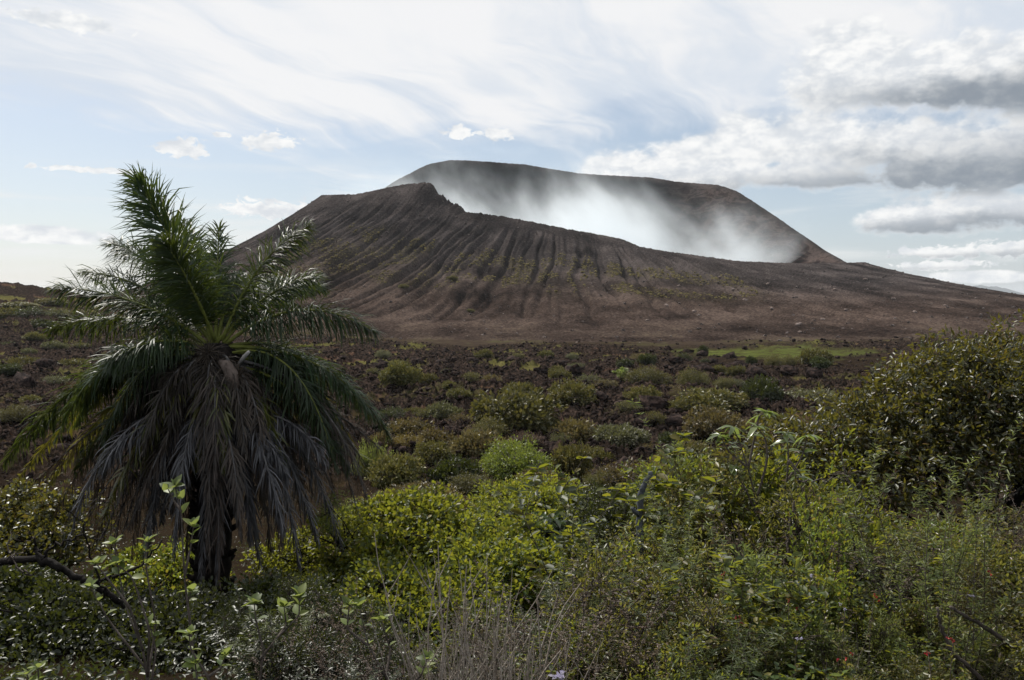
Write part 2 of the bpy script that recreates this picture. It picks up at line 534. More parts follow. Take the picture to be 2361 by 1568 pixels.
def volcano_material():
    m, b, out = new_mat('volcanic_scoria')
    pos = b.n('ShaderNodeNewGeometry').outputs['Position']
    at_ = lambda n: b.n('ShaderNodeAttribute', attribute_name=n).outputs['Fac']
    inn, moss, tt = at_('inner'), at_('moss'), at_('down')
    n1 = b.noise(pos, 0.06, 5, 0.55)
    n2 = b.noise(pos, 1.3, 7, 0.75)
    n3 = b.noise(pos, 3.0, 4, 0.7)
    nn = b.m('ADD', b.m('MULTIPLY', n1, 0.45), b.m('MULTIPLY', n2, 0.55))
    up = b.ramp(nn, [(0.40, (0.012, 0.011, 0.011)), (0.50, (0.038, 0.032, 0.031)), (0.62, (0.098, 0.082, 0.078))])
    dn = b.ramp(nn, [(0.40, (0.012, 0.009, 0.008)), (0.50, (0.042, 0.030, 0.025)), (0.62, (0.112, 0.082, 0.068))])
    c = b.mix(b.ss(tt, 0.18, 0.55), up, dn)
    mossc = b.ramp(n2, [(0.3, (0.075, 0.066, 0.026)), (0.7, (0.15, 0.125, 0.052))])
    mm = b.m('MULTIPLY', moss, b.ss(b.m('ADD', b.m('MULTIPLY', n3, 0.5), b.m('MULTIPLY', n2, 0.5)), 0.44, 0.58))
    c = b.mix(b.m('MULTIPLY', mm, 0.38), c, mossc)
    olive = b.m('MULTIPLY', b.ss(tt, 0.62, 0.95), b.ss(b.m('ADD', b.m('MULTIPLY', n1, 0.5), b.m('MULTIPLY', n2, 0.5)), 0.50, 0.64))
    c = b.mix(b.m('MULTIPLY', olive, 0.7), c, (0.062, 0.056, 0.024))
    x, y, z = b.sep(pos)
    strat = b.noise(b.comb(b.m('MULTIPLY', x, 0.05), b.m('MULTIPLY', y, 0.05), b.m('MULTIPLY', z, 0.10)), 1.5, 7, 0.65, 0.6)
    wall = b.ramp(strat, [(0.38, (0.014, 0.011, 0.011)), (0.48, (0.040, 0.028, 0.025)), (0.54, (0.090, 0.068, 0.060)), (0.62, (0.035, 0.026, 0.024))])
    dkw = b.ramp(n2, [(0.3, (0.008, 0.010, 0.012)), (0.7, (0.018, 0.021, 0.024))])  # back wall: bluish dark of haze and shade put into the colour
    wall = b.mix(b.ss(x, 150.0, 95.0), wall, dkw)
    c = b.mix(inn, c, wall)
    bs = b.n('ShaderNodeBsdfPrincipled')
    b.put(bs.inputs['Base Color'], c)
    bs.inputs['Roughness'].default_value = 0.95
    bs.inputs['Specular IOR Level'].default_value = 0.0
    bump = b.n('ShaderNodeBump')
    bump.inputs['Strength'].default_value = 1.0
    bump.inputs['Distance'].default_value = 0.40
    b.put(bump.inputs['Height'], b.noise(pos, 1.8, 8, 0.75))
    b.nt.links.new(bump.outputs[0], bs.inputs['Normal'])
    b.nt.links.new(bs.outputs[0], out.inputs[0])
    return m


def build_volcano():
    th0, r0, z0 = rim_curve()
    front = np.linspace(R(-175), R(-5), 1050)
    back = np.linspace(R(-5), R(185), 420)[1:-1]
    th = np.concatenate([front, back])
    rr = np.interp(th, th0, r0)
    rz = np.interp(th, th0, z0)
    jag = fbm(th * 60, th * 0 + 2, 4, 0.6)
    brk = np.exp(-((rr * np.cos(th) + VC[0] + 28) / 14.0) ** 2) * (np.sin(th) < 0)
    rz = rz + jag * (0.22 + 0.9 * brk) + 0.25 * fbm(th * 220, th * 0 + 9, 3, 0.6)
    # length of the outer flank for each direction, and how steep it starts
    deg = np.degrees(th) % 360
    kd = np.array([0, 20, 60, 90, 130, 160, 180, 200, 225, 250, 270, 290, 315, 335, 350, 360])
    kl = np.array([128, 140, 260, 300, 300, 230, 165, 160, 168, 172, 168, 172, 180, 165, 145, 128])
    kp = np.array([2.4, 1.9, 1.5, 1.5, 1.5, 1.7, 2.0, 2.05, 1.95, 1.95, 1.9, 1.8, 1.5, 1.65, 2.3, 2.4])
    L, pw = np.interp(deg, kd, kl), np.interp(deg, kd, kp)
    nt_o, nt_i = 190, 46
    t = np.linspace(0, 1, nt_o)
    T, TH = np.meshgrid(t, th)
    ds = np.gradient(np.unwrap(th)) * rr
    cum = np.cumsum(np.abs(ds))
    kern = np.exp(-0.5 * (np.linspace(-3, 3, 181)) ** 2); kern /= kern.sum()
    ug = np.linspace(cum[0], cum[-1], 2200)
    rg = np.interp(ug, cum, rz)
    rgs = np.convolve(np.pad(rg, 90, mode='edge'), kern, mode='valid')
    rzs = np.interp(cum, ug, rgs)
    zb = EYE - 10.4
    Rr = rr[:, None] + L[:, None] * T
    RZ = rzs[:, None] + (rz - rzs)[:, None] * np.exp(-T / 0.05)
    Z = zb + (RZ - zb) * (1 - T) ** pw[:, None]
    X = VC[0] + Rr * np.cos(TH)
    Y = VC[1] + Rr * np.sin(TH)
    arc = TH * 165.0
    wob = 2.0 * fbm(arc * 0.03, T * 2.5, 2) + 0.75 * fbm(arc * 0.16, T * 7.0, 3, 0.6)
    g1 = np.abs(perlin((arc + wob) * 0.21, T * 0.7 + 4))
    g2 = np.abs(perlin((arc + wob) * 0.47 + 40, T * 1.3 + 9))
    gul = np.clip(1 - g1 * 3.0, 0, 1) ** 1.4 * 0.95 + np.clip(1 - g2 * 2.6, 0, 1) ** 1.3 * 0.5
    sel = fbm(arc * 0.018 + 5, T * 1.2, 2) * 0.3 + 0.85
    env = sstep(T, 0.02, 0.14) * sstep(T, 0.85, 0.40)
    right = sstep(X, 150, 70)
    left = 0.65 + 0.35 * sstep(X, -95, -50)
    ga = env * sel * (0.12 + 0.88 * right) * left
    brk2 = 0.62 + 0.55 * sstep(fbm(arc * 0.05 + 11, T * 6.0, 3, 0.6), -0.35, 0.35)
    Z = Z - ga * gul * 3.1 * brk2 + ga * 0.8
    rough = 0.35 * fbm(X * 0.12, Y * 0.12, 4, 0.6) + 0.16 * ridged(X * 0.45, Y * 0.45, 3, 0.6)
    Z = Z + rough * (sstep(T, 0, 0.04) * 0.8 + 0.12) * (0.8 + 0.5 * sstep(T, 0.5, 0.9))
    lavafoot = sstep(T, 0.80, 0.95)
    Z = Z + lavafoot * 0.5 * np.abs(fbm(X * 0.3, Y * 0.3, 4, 0.6))
    # moss on the ribs between gullies
    moss = sstep(T, 0.14, 0.24) * sstep(T, 0.55, 0.34) * sstep(gul, 0.6, 0.1) * sstep(X, 95, 60) * sstep(X, -105, -70)
    moss = moss * sstep(fbm(X * 0.06 + 3, Y * 0.06, 3), -0.35, 0.25)
    # inner wall
    ti = np.linspace(0, 1, nt_i)[1:]
    TI, THI = np.meshgrid(ti, th)
    depth = 62.0
    RI = rr[:, None] * (1 - 0.62 * TI ** 0.9)
    prof = np.where(TI < 0.7, (TI / 0.7) ** 0.85, 1.0)
    floor_z = zb + 12
    ZI = rz[:, None] + (floor_z - rz[:, None]) * np.clip(prof, 0, 1)
    XI = VC[0] + RI * np.cos(THI)
    YI = VC[1] + RI * np.sin(THI)
    arcI = THI * 150
    rib = np.abs(perlin(arcI * 0.06, TI * 1.5)) * 7 + np.abs(perlin(arcI * 0.18 + 9, TI * 4)) * 3.5
    rsel = sstep(XI, 70, 140) * 0.9 + 0.25
    env_i = sstep(TI, 0.0, 0.18) * rsel
    ZI = ZI - env_i * (rib - 2.5) + env_i * 1.1 * fbm(XI * 0.16, ZI * 0.16, 4, 0.6)
    XI = XI - env_i * (rib - 2.5) * 0.55 * np.cos(THI)
    YI = YI - env_i * (rib - 2.5) * 0.55 * np.sin(THI)
    XX = np.concatenate([XI[:, ::-1], X], 1)
    YY = np.concatenate([YI[:, ::-1], Y], 1)
    ZZ = np.concatenate([ZI[:, ::-1], Z], 1)
    na, nr = XX.shape
    V = np.stack([XX, YY, ZZ], -1).reshape(-1, 3)
    i = np.arange(na * nr).reshape(na, nr)
    ip = np.roll(i, -1, 0)
    q = np.stack([i[:, :-1], i[:, 1:], ip[:, 1:], ip[:, :-1]], -1).reshape(-1, 4)
    floor_poly = i[:, 0][::-1][None, :]
    me = make_mesh('volcano', V, [q, floor_poly], True)
    if me.polygons[(na // 4) * (nr - 1) + nt_i + 100].normal.z < 0:
        me.flip_normals()
    zer = np.zeros_like(XI)
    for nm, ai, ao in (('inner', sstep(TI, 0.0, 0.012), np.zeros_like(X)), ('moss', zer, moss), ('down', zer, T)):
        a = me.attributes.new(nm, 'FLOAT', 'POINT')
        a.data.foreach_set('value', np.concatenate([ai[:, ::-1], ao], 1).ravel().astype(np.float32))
    o = link('volcano', me, volcano_material())
    tag(o, 'brown gullied volcanic cone with a breached crater rim and smoking crater', kind='structure')
    return rr, rz, th


RIM_R, RIM_Z, RIM_TH = build_volcano()


def build_far_mountain():
    D = 7000.0
    prof = [(2170, 700), (2215, 676), (2236, 663), (2250, 658), (2262, 657), (2280, 661), (2300, 661), (2318, 665), (2336, 672), (2370, 684), (2420, 700)]
    n, mrow = 60, 14
    px = np.linspace(2170, 2420, n)
    py = np.interp(px, [p[0] for p in prof], [p[1] for p in prof]) + 1.2 * fbm(px * 0.05, px * 0, 3)
    rows = []
    for k in range(-mrow, mrow + 1):
        s = k / mrow
        d = D + s * 900
        row = []
        for a_, b_ in zip(px, py):
            p = at(a_, b_, D)
            h = (p[2] - (EYE - 80)) * (1 - abs(s)) ** 0.9
            row.append((p[0] * (1 + 0.0 * s), d, EYE - 80 + h + 6 * float(perlin(np.array(a_ * 0.08), np.array(s * 4.0)))))
        rows.append(row)
    V = np.array(rows).reshape(-1, 3)
    i = np.arange(len(V)).reshape(2 * mrow + 1, n)
    q = np.stack([i[:-1, :-1], i[:-1, 1:], i[1:, 1:], i[1:, :-1]], -1).reshape(-1, 4)
    m, b, out = new_mat('hazy_blue_scrub')
    pos = b.n('ShaderNodeNewGeometry').outputs['Position']
    bs = b.n('ShaderNodeBsdfPrincipled')
    b.put(bs.inputs['Base Color'], b.ramp(b.noise(pos, 0.01, 5), [(0.3, (0.022, 0.034, 0.046)), (0.7, (0.040, 0.052, 0.064))]))  # blue of distance haze mixed into the scrub colour
    bs.inputs['Roughness'].default_value = 0.95
    b.nt.links.new(bs.outputs[0], out.inputs[0])
    o = link('mountain', make_mesh('mountain', V, [q], True), m)
    tag(o, 'distant pale blue mountain peak on the horizon', kind='structure')


build_far_mountain()

# ------------------------------------------------------------------ air and smoke
def build_haze():
    s = 9500.0
    zb, zt = -60.0, 136.0
    v = [(-s, -900, zb), (s, -900, zb), (s, s, zb), (-s, s, zb), (-s, -900, zt), (s, -900, zt), (s, s, zt), (-s, s, zt)]
    f = [(3, 2, 1, 0), (4, 5, 6, 7), (0, 1, 5, 4), (1, 2, 6, 5), (2, 3, 7, 6), (3, 0, 4, 7)]
    m, b, out = new_mat('thin_air')
    pv = b.n('ShaderNodeVolumePrincipled')
    pv.inputs['Color'].default_value = (0.90, 0.95, 1.0, 1)
    pv.inputs['Density'].default_value = 0.00006
    pv.inputs['Anisotropy'].default_value = 0.15
    b.nt.links.new(pv.outputs[0], out.inputs['Volume'])
    o = link('haze', make_mesh('haze', v, [np.array(f)]), m)
    tag(o, 'thin pale haze in the air over the whole valley', kind='stuff')


def build_smoke():
    th = np.linspace(0, 2 * np.pi, 48, endpoint=False)
    r0 = np.interp((th + np.pi) % (2 * np.pi) - np.pi, RIM_TH[np.argsort(RIM_TH)], RIM_R[np.argsort(RIM_TH)], period=2 * np.pi)
    lev = [(12, 0.62), (40, 0.86), (62, 0.95), (100, 0.92), (116, 0.70)]
    V, F = [], []
    for zz, k in lev:
        V += [(VC[0] + r * k * math.cos(a) - 4, VC[1] + r * k * math.sin(a), zz) for a, r in zip(th, r0)]
    n = len(th)
    i = np.arange(n * len(lev)).reshape(len(lev), n)
    q = np.stack([i[:-1], np.roll(i[:-1], -1, 1), np.roll(i[1:], -1, 1), i[1:]], -1).reshape(-1, 4)
    m, b, out = new_mat('crater_smoke')
    pos = b.n('ShaderNodeNewGeometry').outputs['Position']
    x, y, z = b.sep(pos)
    # smoke rises out of the crater floor; the bank lies higher on its western side
    floor_z = b.m('ADD', b.m('ADD', 55.0, b.m('MULTIPLY', x, -0.13)), b.m('MULTIPLY', b.m('SUBTRACT', y, 470.0), 0.14))
    p2 = b.comb(b.m('ADD', x, b.m('MULTIPLY', z, 0.38)), y, b.m('MULTIPLY', z, 0.80))
    n1 = b.noise(p2, 0.020, 5, 0.52, 0.7)
    n2 = b.noise(p2, 0.075, 4, 0.6, 0.4)
    nn = b.m('ADD', b.m('MULTIPLY', n1, 0.68), b.m('MULTIPLY', n2, 0.32))
    hgt = b.m('SUBTRACT', z, floor_z)
    h2 = b.m('SUBTRACT', hgt, b.m('MULTIPLY', b.m('SUBTRACT', nn, 0.47), 165.0))
    fall = b.m('POWER', b.ss(h2, 30.0, -20.0), 1.9)
    den = b.m('MULTIPLY', fall, b.ss(nn, 0.34, 0.58, 0.2, 1.0))
    top = b.ss(z, 114.0, 92.0)
    den = b.m('MULTIPLY', b.m('ADD', b.m('MULTIPLY', den, 0.021), 0.0), top)
    # thinner along the eastern crater wall
    den = b.m('MULTIPLY', den, b.ss(b.m('SUBTRACT', x, b.m('MULTIPLY', b.m('SUBTRACT', 60.0, z), 1.7)), 196.0, 120.0, 0.08, 1.0))
    den = b.m('MULTIPLY', den, b.ss(x, -96.0, -62.0))
    thn = b.m('ARCTAN2', b.m('SUBTRACT', y, float(VC[1])), b.m('SUBTRACT', x, float(VC[0])))
    rad = b.m('SQRT', b.m('ADD', b.m('POWER', b.m('SUBTRACT', x, 26.0), 2.0), b.m('POWER', b.m('SUBTRACT', y, float(VC[1])), 2.0)))
    den = b.m('MULTIPLY', den, b.ss(rad, 165.0, 128.0))
    pv = b.n('ShaderNodeVolumePrincipled')
    pv.inputs['Color'].default_value = (0.88, 0.935, 0.975, 1)
    pv.inputs['Anisotropy'].default_value = 0.25
    b.put(pv.inputs['Density'], den)
    b.nt.links.new(pv.outputs[0], out.inputs['Volume'])
    o = link('smoke', make_mesh('smoke', V, [q, i[-1][None, :], i[0][::-1][None, :]]), m)
    tag(o, 'white volcanic smoke drifting out of the crater', kind='stuff')
    m.cycles.volume_step_rate = 0.6 if hasattr(m, 'cycles') and hasattr(m.cycles, 'volume_step_rate') else 1.0


build_haze()
build_smoke()

# ------------------------------------------------------------------ rocks
def ico():
    t = (1 + 5 ** 0.5) / 2
    v = unit(np.array([(-1, t, 0), (1, t, 0), (-1, -t, 0), (1, -t, 0), (0, -1, t), (0, 1, t), (0, -1, -t), (0, 1, -t), (t, 0, -1), (t, 0, 1), (-t, 0, -1), (-t, 0, 1)], float))
    f = np.array([(0, 11, 5), (0, 5, 1), (0, 1, 7), (0, 7, 10), (0, 10, 11), (1, 5, 9), (5, 11, 4), (11, 10, 2), (10, 7, 6), (7, 1, 8), (3, 9, 4), (3, 4, 2), (3, 2, 6), (3, 6, 8), (3, 8, 9), (4, 9, 5), (2, 4, 11), (6, 2, 10), (8, 6, 7), (9, 8, 1)])
    return v, f


def ico2():
    v, f = ico()
    v = list(map(tuple, v)); mid = {}; out = []
    def mp(a, b):
        k = (min(a, b), max(a, b))
        if k not in mid:
            p = unit((np.array(v[a]) + np.array(v[b])) / 2)
            mid[k] = len(v); v.append(tuple(p))
        return mid[k]
    for a, b, c in f:
        x, y, z = mp(a, b), mp(b, c), mp(c, a)
        out += [(a, x, z), (b, y, x), (c, z, y), (x, y, z)]
    return np.array(v), np.array(out)


def rock_material(name, stops):
    m, b, out = new_mat(name)
    pos = b.n('ShaderNodeNewGeometry').outputs['Position']
    bs = b.n('ShaderNodeBsdfPrincipled')
    b.put(bs.inputs['Base Color'], b.ramp(b.noise(pos, 2.4, 6, 0.65), stops))
    bs.inputs['Roughness'].default_value = 0.95
    bs.inputs['Specular IOR Level'].default_value = 0.03
    bump = b.n('ShaderNodeBump')
    bump.inputs['Strength'].default_value = 0.8
    bump.inputs['Distance'].default_value = 0.12
    b.put(bump.inputs['Height'], b.noise(pos, 5.0, 6, 0.7))
    b.nt.links.new(bump.outputs[0], bs.inputs['Normal'])
    b.nt.links.new(bs.outputs[0], out.inputs[0])
    return m


M_LAVA = rock_material('dark_lava', [(0.38, (0.006, 0.004, 0.004)), (0.5, (0.018, 0.013, 0.012)), (0.62, (0.056, 0.038, 0.032))])
M_BOULDER = rock_material('pale_boulder', [(0.35, (0.085, 0.065, 0.058)), (0.5, (0.16, 0.125, 0.112)), (0.65, (0.24, 0.20, 0.18))])


def build_rubble():
    rs = np.random.RandomState(3)
    n = 95000
    az = rs.uniform(R(-36), R(36), n)
    r = 34 * (215 / 34.0) ** (rs.uniform(0, 1, n) ** 0.8)
    x, y = r * np.sin(az), r * np.cos(az)
    pl = pile(x, y)
    keep = rs.uniform(0, 1, n) < (0.02 + 0.98 * pl ** 1.5) * np.clip(lava_amt(x, y), 0, 1) * (1 - 0.55 * sstep(y, 80, 150))
    x, y, pl = x[keep][:15000], y[keep][:15000], pl[keep][:15000]
    n = len(x)
    z = ground_z(x, y) + pl * rs.uniform(-0.1, 0.15, n)
    s = 0.06 + 0.22 * rs.uniform(0, 1, n) ** 4.0 + 0.20 * sstep(y, 60, 140) * rs.uniform(0, 1, n)
    v0, f0 = ico()
    V = v0[None] * (1 + 0.62 * rs.uniform(-1, 1, (n, 12, 1)))
    V = V * s[:, None, None] * np.stack([rs.uniform(0.8, 1.5, n), rs.uniform(0.8, 1.3, n), rs.uniform(0.55, 1.15, n)], -1)[:, None, :]
    a = rs.uniform(0, 6.28, n)
    ca, sa = np.cos(a)[:, None], np.sin(a)[:, None]
    V = np.stack([V[:, :, 0] * ca - V[:, :, 1] * sa, V[:, :, 0] * sa + V[:, :, 1] * ca, V[:, :, 2]], -1)
    V = V + np.stack([x, y, z + s * 0.15], -1)[:, None, :]
    F = f0[None] + (np.arange(n) * 12)[:, None, None]
    o = link('lava_rubble', make_mesh('lava_rubble', V.reshape(-1, 3), [F.reshape(-1, 3)]), M_LAVA)
    tag(o, 'countless small jagged lumps of black lava covering the plain', kind='stuff')


build_rubble()


def rock_mesh(seed, jag=0.30, flat=0.75):
    rs = np.random.RandomState(seed)
    v, f = ico2()
    n = fbm(v[:, 0] * 1.7 + seed, v[:, 1] * 1.7 + v[:, 2] * 2.3, 4, 0.65)
    v = v * (1 + jag * n + 0.10 * rs.uniform(-1, 1, len(v)))[:, None]
    v[:, 2] *= flat
    return make_mesh('rock', v, [f])


LAVA_MESHES = [rock_mesh(s, 0.55, 0.8) for s in (1, 2, 3, 4, 5)]
for me in LAVA_MESHES: me.materials.append(M_LAVA)
BOULDER_MESHES = [rock_mesh(s, 0.25, 0.8) for s in (11, 12, 13)]
for me in BOULDER_MESHES: me.materials.append(M_BOULDER)

# lava outcrops one can tell apart: (px, base py, width px, label or None)
OUTCROPS = [
    (1283, 985, 60, 'black lava outcrop between two olive bushes'), (1515, 960, 74, 'broad heap of black lava blocks beyond the umbrella shaped bush'), (1560, 985, 64, 'black lava block beside the broad heap of blocks'),
    (1490, 985, 50, None), (1335, 900, 34, None), (1375, 945, 46, None), (1430, 962, 40, None), (1620, 872, 46, None), (1745, 885, 52, 'dark lava mound below the green meadow'),
    (1690, 900, 40, None), (1700, 860, 40, None), (1395, 1078, 46, 'dark lava rock at the foot of the umbrella shaped bush'), (1440, 1082, 50, None), (1480, 1075, 36, None), (1390, 1100, 30, None),
    (885, 858, 36, 'rounded black lava boulder beside the tips of palm fronds'), (1040, 1000, 40, None), (1010, 1010, 30, None), (1205, 1050, 44, None), (1230, 1045, 34, None), (1268, 1060, 30, None),
    (1090, 850, 30, None), (1180, 845, 34, None), (1250, 865, 30, None), (960, 850, 26, None), (1010, 840, 30, None), (1130, 880, 30, None), (1560, 1010, 34, None), (1590, 1040, 38, None), (1540, 1040, 30, None),
    (930, 1115, 40, None), (1000, 1120, 30, None), (1640, 845, 30, None), (1560, 850, 30, None), (1460, 850, 26, None), (1820, 880, 38, None), (1880, 890, 40, None), (1640, 1015, 30, None), (1450, 930, 30, None), (60, 900, 60, None), (20, 850, 40, None), (100, 870, 40, None), (150, 1070, 50, None), (60, 1050, 40, None), (1320, 870, 40, None), (1290, 850, 26, None),
    (1680, 828, 34, None), (1620, 823, 26, None), (1585, 815, 24, None), (1540, 812, 22, None),
]
rs_ = np.random.RandomState(21)
ROCKS = []
for k, (px, py, w, lab) in enumerate(OUTCROPS):
    D = ground_hit(px, py)
    r_ = ray(px, py)
    x = r_[0] / r_[1] * D
    s = w / FPX * D * 0.5
    o = link('lava_rock', LAVA_MESHES[k % 5], None, None, (x, D, float(ground_z(x, D)) + s * 0.12))
    o.scale = (s * 1.1, s * 0.9, s * rs_.uniform(0.6, 0.95))
    o.rotation_euler = (rs_.uniform(-.2, .2), rs_.uniform(-.2, .2), rs_.uniform(0, 6.28))
    tag(o, lab, 'rock', 'lava rocks on the plain')
    ROCKS.append((o, px, py, lab))

bpy.context.view_layer.update()
DG = bpy.context.evaluated_depsgraph_get()


def surface_hit(px, py):
    """where the line of sight first meets the terrain"""
    r = ray(px, py)
    o = Vector((0, 0, EYE)); d = Vector(r).normalized()
    for _ in range(12):
        ok, loc, nor, idx, ob, _m = SC.ray_cast(DG, o, d)
        if not ok: return None
        if ob.name in ('volcano', 'ground'): return loc
        o = loc + d * 0.01
    return None


BOULDERS = [(1602, 719, 12, None), (1840, 749, 14, 'largest pale boulder low on the bare cone slope'), (1537, 705, 10, None), (1493, 740, 10, None), (1835, 686, 10, None), (1897, 737, 10, None), (1950, 715, 9, None),
            (1844, 766, 9, None), (1718, 693, 12, 'pale boulder above the grassy meadow on the slope'), (1770, 655, 8, None), (1660, 640, 8, None), (1995, 645, 9, None), (2060, 690, 10, None), (2110, 720, 10, None), (1690, 668, 8, None), (1780, 712, 9, None), (1565, 660, 8, None), (2180, 705, 8, None), (1925, 668, 8, None)]
for k, (px, py, w, lab) in enumerate(BOULDERS):
    p = surface_hit(px, py)
    if p is None: continue
    s = w / FPX * p.y * 0.5
    o = link('boulder', BOULDER_MESHES[k % 3], None, None, (p.x, p.y, p.z + s * 0.15))
    o.scale = (s * 1.1, s, s * 0.85)
    o.rotation_euler = (rs_.uniform(-.3, .3), rs_.uniform(-.3, .3), rs_.uniform(0, 6.28))
    tag(o, lab or 'small pale boulder ' + ('high up' if py < 670 else 'halfway up' if py < 700 else 'low down') + ' on the cone slope ' + ('short of the meadow' if px < 1640 else 'above the meadow' if px < 1900 else 'past the end of the meadow'), 'boulder', 'pale boulders on the cone slope')


def build_slope_debris():
    """stones and low tufts spread over the cone, too many to count"""
    me = bpy.data.objects['volcano'].data
    nv = len(me.vertices)
    co = np.empty(nv * 3, np.float32); me.vertices.foreach_get('co', co); co = co.reshape(-1, 3).astype(float)
    def att(n):
        a = np.empty(nv, np.float32); me.attributes[n].data.foreach_get('value', a); return a
    inn, moss, down = att('inner'), att('moss'), att('down')
    rs = np.random.RandomState(5)
    front = (co[:, 1] < 480) & (inn < 0.01) & (down > 0.0)
    v0, f0 = ico()
    def scatter(ids, smin, smax, pw, flat, name, mat, lab):
        n = len(ids)
        p = co[ids] + rs.uniform(-0.5, 0.5, (n, 3)) * [1, 1, 0]
        s = smin + (smax - smin) * rs.uniform(0, 1, n) ** pw
        V = v0[None] * (1 + 0.38 * rs.uniform(-1, 1, (n, 12, 1))) * s[:, None, None] * np.array([1.15, 1.0, flat])
        V = V + p[:, None, :] + np.array([0, 0, 0.1]) * s[:, None, None]
        F = f0[None] + (np.arange(n) * 12)[:, None, None]
        o = link(name, make_mesh(name, V.reshape(-1, 3), [F.reshape(-1, 3)]), mat)
        tag(o, lab, kind='stuff')
    pool = np.nonzero(front)[0]
    e = rs.choice(pool, 6500, replace=False)
    scatter(e, 0.10, 0.55, 5, 0.8, 'scree', rock_material('scree_stone', [(0.40, (0.02, 0.016, 0.015)), (0.5, (0.07, 0.057, 0.053)), (0.60, (0.19, 0.16, 0.15))]), 'loose brown and pale stones scattered over the cone slope')
    pool = np.nonzero(front & (moss > 0.35))[0]
    if len(pool):
        e = rs.choice(pool, min(2800, len(pool)), replace=False)
        scatter(e, 0.12, 0.48, 2, 0.7, 'slope_tufts', rock_material('dry_tuft', [(0.35, (0.085, 0.072, 0.030)), (0.65, (0.20, 0.165, 0.07))]), 'tiny yellowish grass tufts on the ribs of the cone')


build_slope_debris()

# ------------------------------------------------------------------ leaf and bark materials
def leaf_material(name, cols, trans=0.38, rough=0.38, spec=0.5, tcol=(0.30, 0.36, 0.05), tmix=0.5):
    m, b, out = new_mat(name)
    geo = b.n('ShaderNodeNewGeometry')
    info = b.n('ShaderNodeObjectInfo')
    rnd = b.m('FRACT', b.m('ADD', geo.outputs['Random Per Island'], b.m('MULTIPLY', info.outputs['Random'], 0.37)))
    n = len(cols)
    c = b.ramp(rnd, [((i + 0.0) / n, col) for i, col in enumerate(cols)], 'CONSTANT')
    var = b.m('ADD', 0.72, b.m('MULTIPLY', b.m('FRACT', b.m('MULTIPLY', geo.outputs['Random Per Island'], 17.31)), 0.56))
    c = b.mix(1.0, c, c)
    hv = b.n('ShaderNodeHueSaturation')
    oi = b.m('FRACT', b.m('MULTIPLY', info.outputs['Random'], 7.77))
    b.put(hv.inputs['Hue'], b.m('ADD', 0.488, b.m('MULTIPLY', oi, 0.024)))
    var = b.m('MULTIPLY', var, b.m('ADD', 0.62, b.m('MULTIPLY', info.outputs['Random'], 0.70)))
    b.put(hv.inputs['Color'], c); b.put(hv.inputs['Value'], var)
    c = hv.outputs[0]
    bs = b.n('ShaderNodeBsdfPrincipled')
    b.put(bs.inputs['Base Color'], c)
    bs.inputs['Roughness'].default_value = rough
    bs.inputs['Specular IOR Level'].default_value = spec
    tr = b.n('ShaderNodeBsdfTranslucent')
    b.put(tr.inputs['Color'], b.mix(tmix, b.mix(1.0, c, c), tcol))
    mx = b.n('ShaderNodeMixShader')
    mx.inputs[0].default_value = trans
    b.nt.links.new(bs.outputs[0], mx.inputs[1]); b.nt.links.new(tr.outputs[0], mx.inputs[2])
    b.nt.links.new(mx.outputs[0], out.inputs[0])
    return m


def bark_material(name, c0, c1, scale=9.0, rough=0.85):
    m, b, out = new_mat(name)
    pos = b.n('ShaderNodeTexCoord').outputs['Object']
    bs = b.n('ShaderNodeBsdfPrincipled')
    b.put(bs.inputs['Base Color'], b.ramp(b.noise(pos, scale, 6, 0.65), [(0.35, c0), (0.65, c1)]))
    bs.inputs['Roughness'].default_value = rough
    bs.inputs['Specular IOR Level'].default_value = 0.08
    bump = b.n('ShaderNodeBump'); bump.inputs['Strength'].default_value = 0.7; bump.inputs['Distance'].default_value = 0.02
    b.put(bump.inputs['Height'], b.noise(pos, scale * 4, 5, 0.7))
    b.nt.links.new(bump.outputs[0], bs.inputs['Normal'])
    b.nt.links.new(bs.outputs[0], out.inputs[0])
    return m


G = lambda r, g, b: (r, g, b)
L_GLOSSY = leaf_material('glossy_green_leaves', [G(.028, .052, .009), G(.042, .074, .010), G(.068, .100, .013), G(.020, .036, .009), G(.105, .130, .018), G(.15, .128, .022), G(.032, .058, .010), G(.088, .116, .014)], 0.48, 0.50, 0.40, (.42, .42, .03))
L_YELLOW = leaf_material('yellow_green_leaves', [G(.075, .12, .014), G(.10, .15, .018), G(.06, .10, .014), G(.15, .16, .02), G(.085, .13, .016), G(.16, .11, .02)], 0.42, 0.33, 0.55, (.36, .38, .03))
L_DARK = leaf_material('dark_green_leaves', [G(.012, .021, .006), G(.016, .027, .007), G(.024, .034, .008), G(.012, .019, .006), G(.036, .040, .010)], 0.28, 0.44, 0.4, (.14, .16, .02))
L_RUSTY = leaf_material('dark_rusty_leaves', [G(.026, .036, .010), G(.034, .044, .011), G(.046, .054, .013), G(.024, .034, .010), G(.060, .056, .016), G(.030, .040, .010), G(.085, .045, .016), G(.040, .048, .012), G(.028, .036, .010), G(.05, .056, .014)], 0.36, 0.42, 0.5, (.30, .26, .03))
L_OLIVE = leaf_material('olive_leaves', [G(.046, .050, .014), G(.064, .064, .018), G(.094, .086, .026), G(.052, .054, .016), G(.130, .108, .036)], 0.24, 0.5, 0.3, (.30, .27, .05))
L_BROWN = leaf_material('brownish_olive_leaves', [G(.070, .058, .022), G(.095, .076, .028), G(.125, .098, .038), G(.060, .054, .020), G(.105, .070, .030)], 0.26, 0.5, 0.35, (.28, .22, .06))
L_GREY = leaf_material('grey_green_leaves', [G(.060, .060, .028), G(.080, .078, .036), G(.11, .105, .055), G(.060, .062, .025)], 0.24, 0.5, 0.4, (.30, .31, .10))
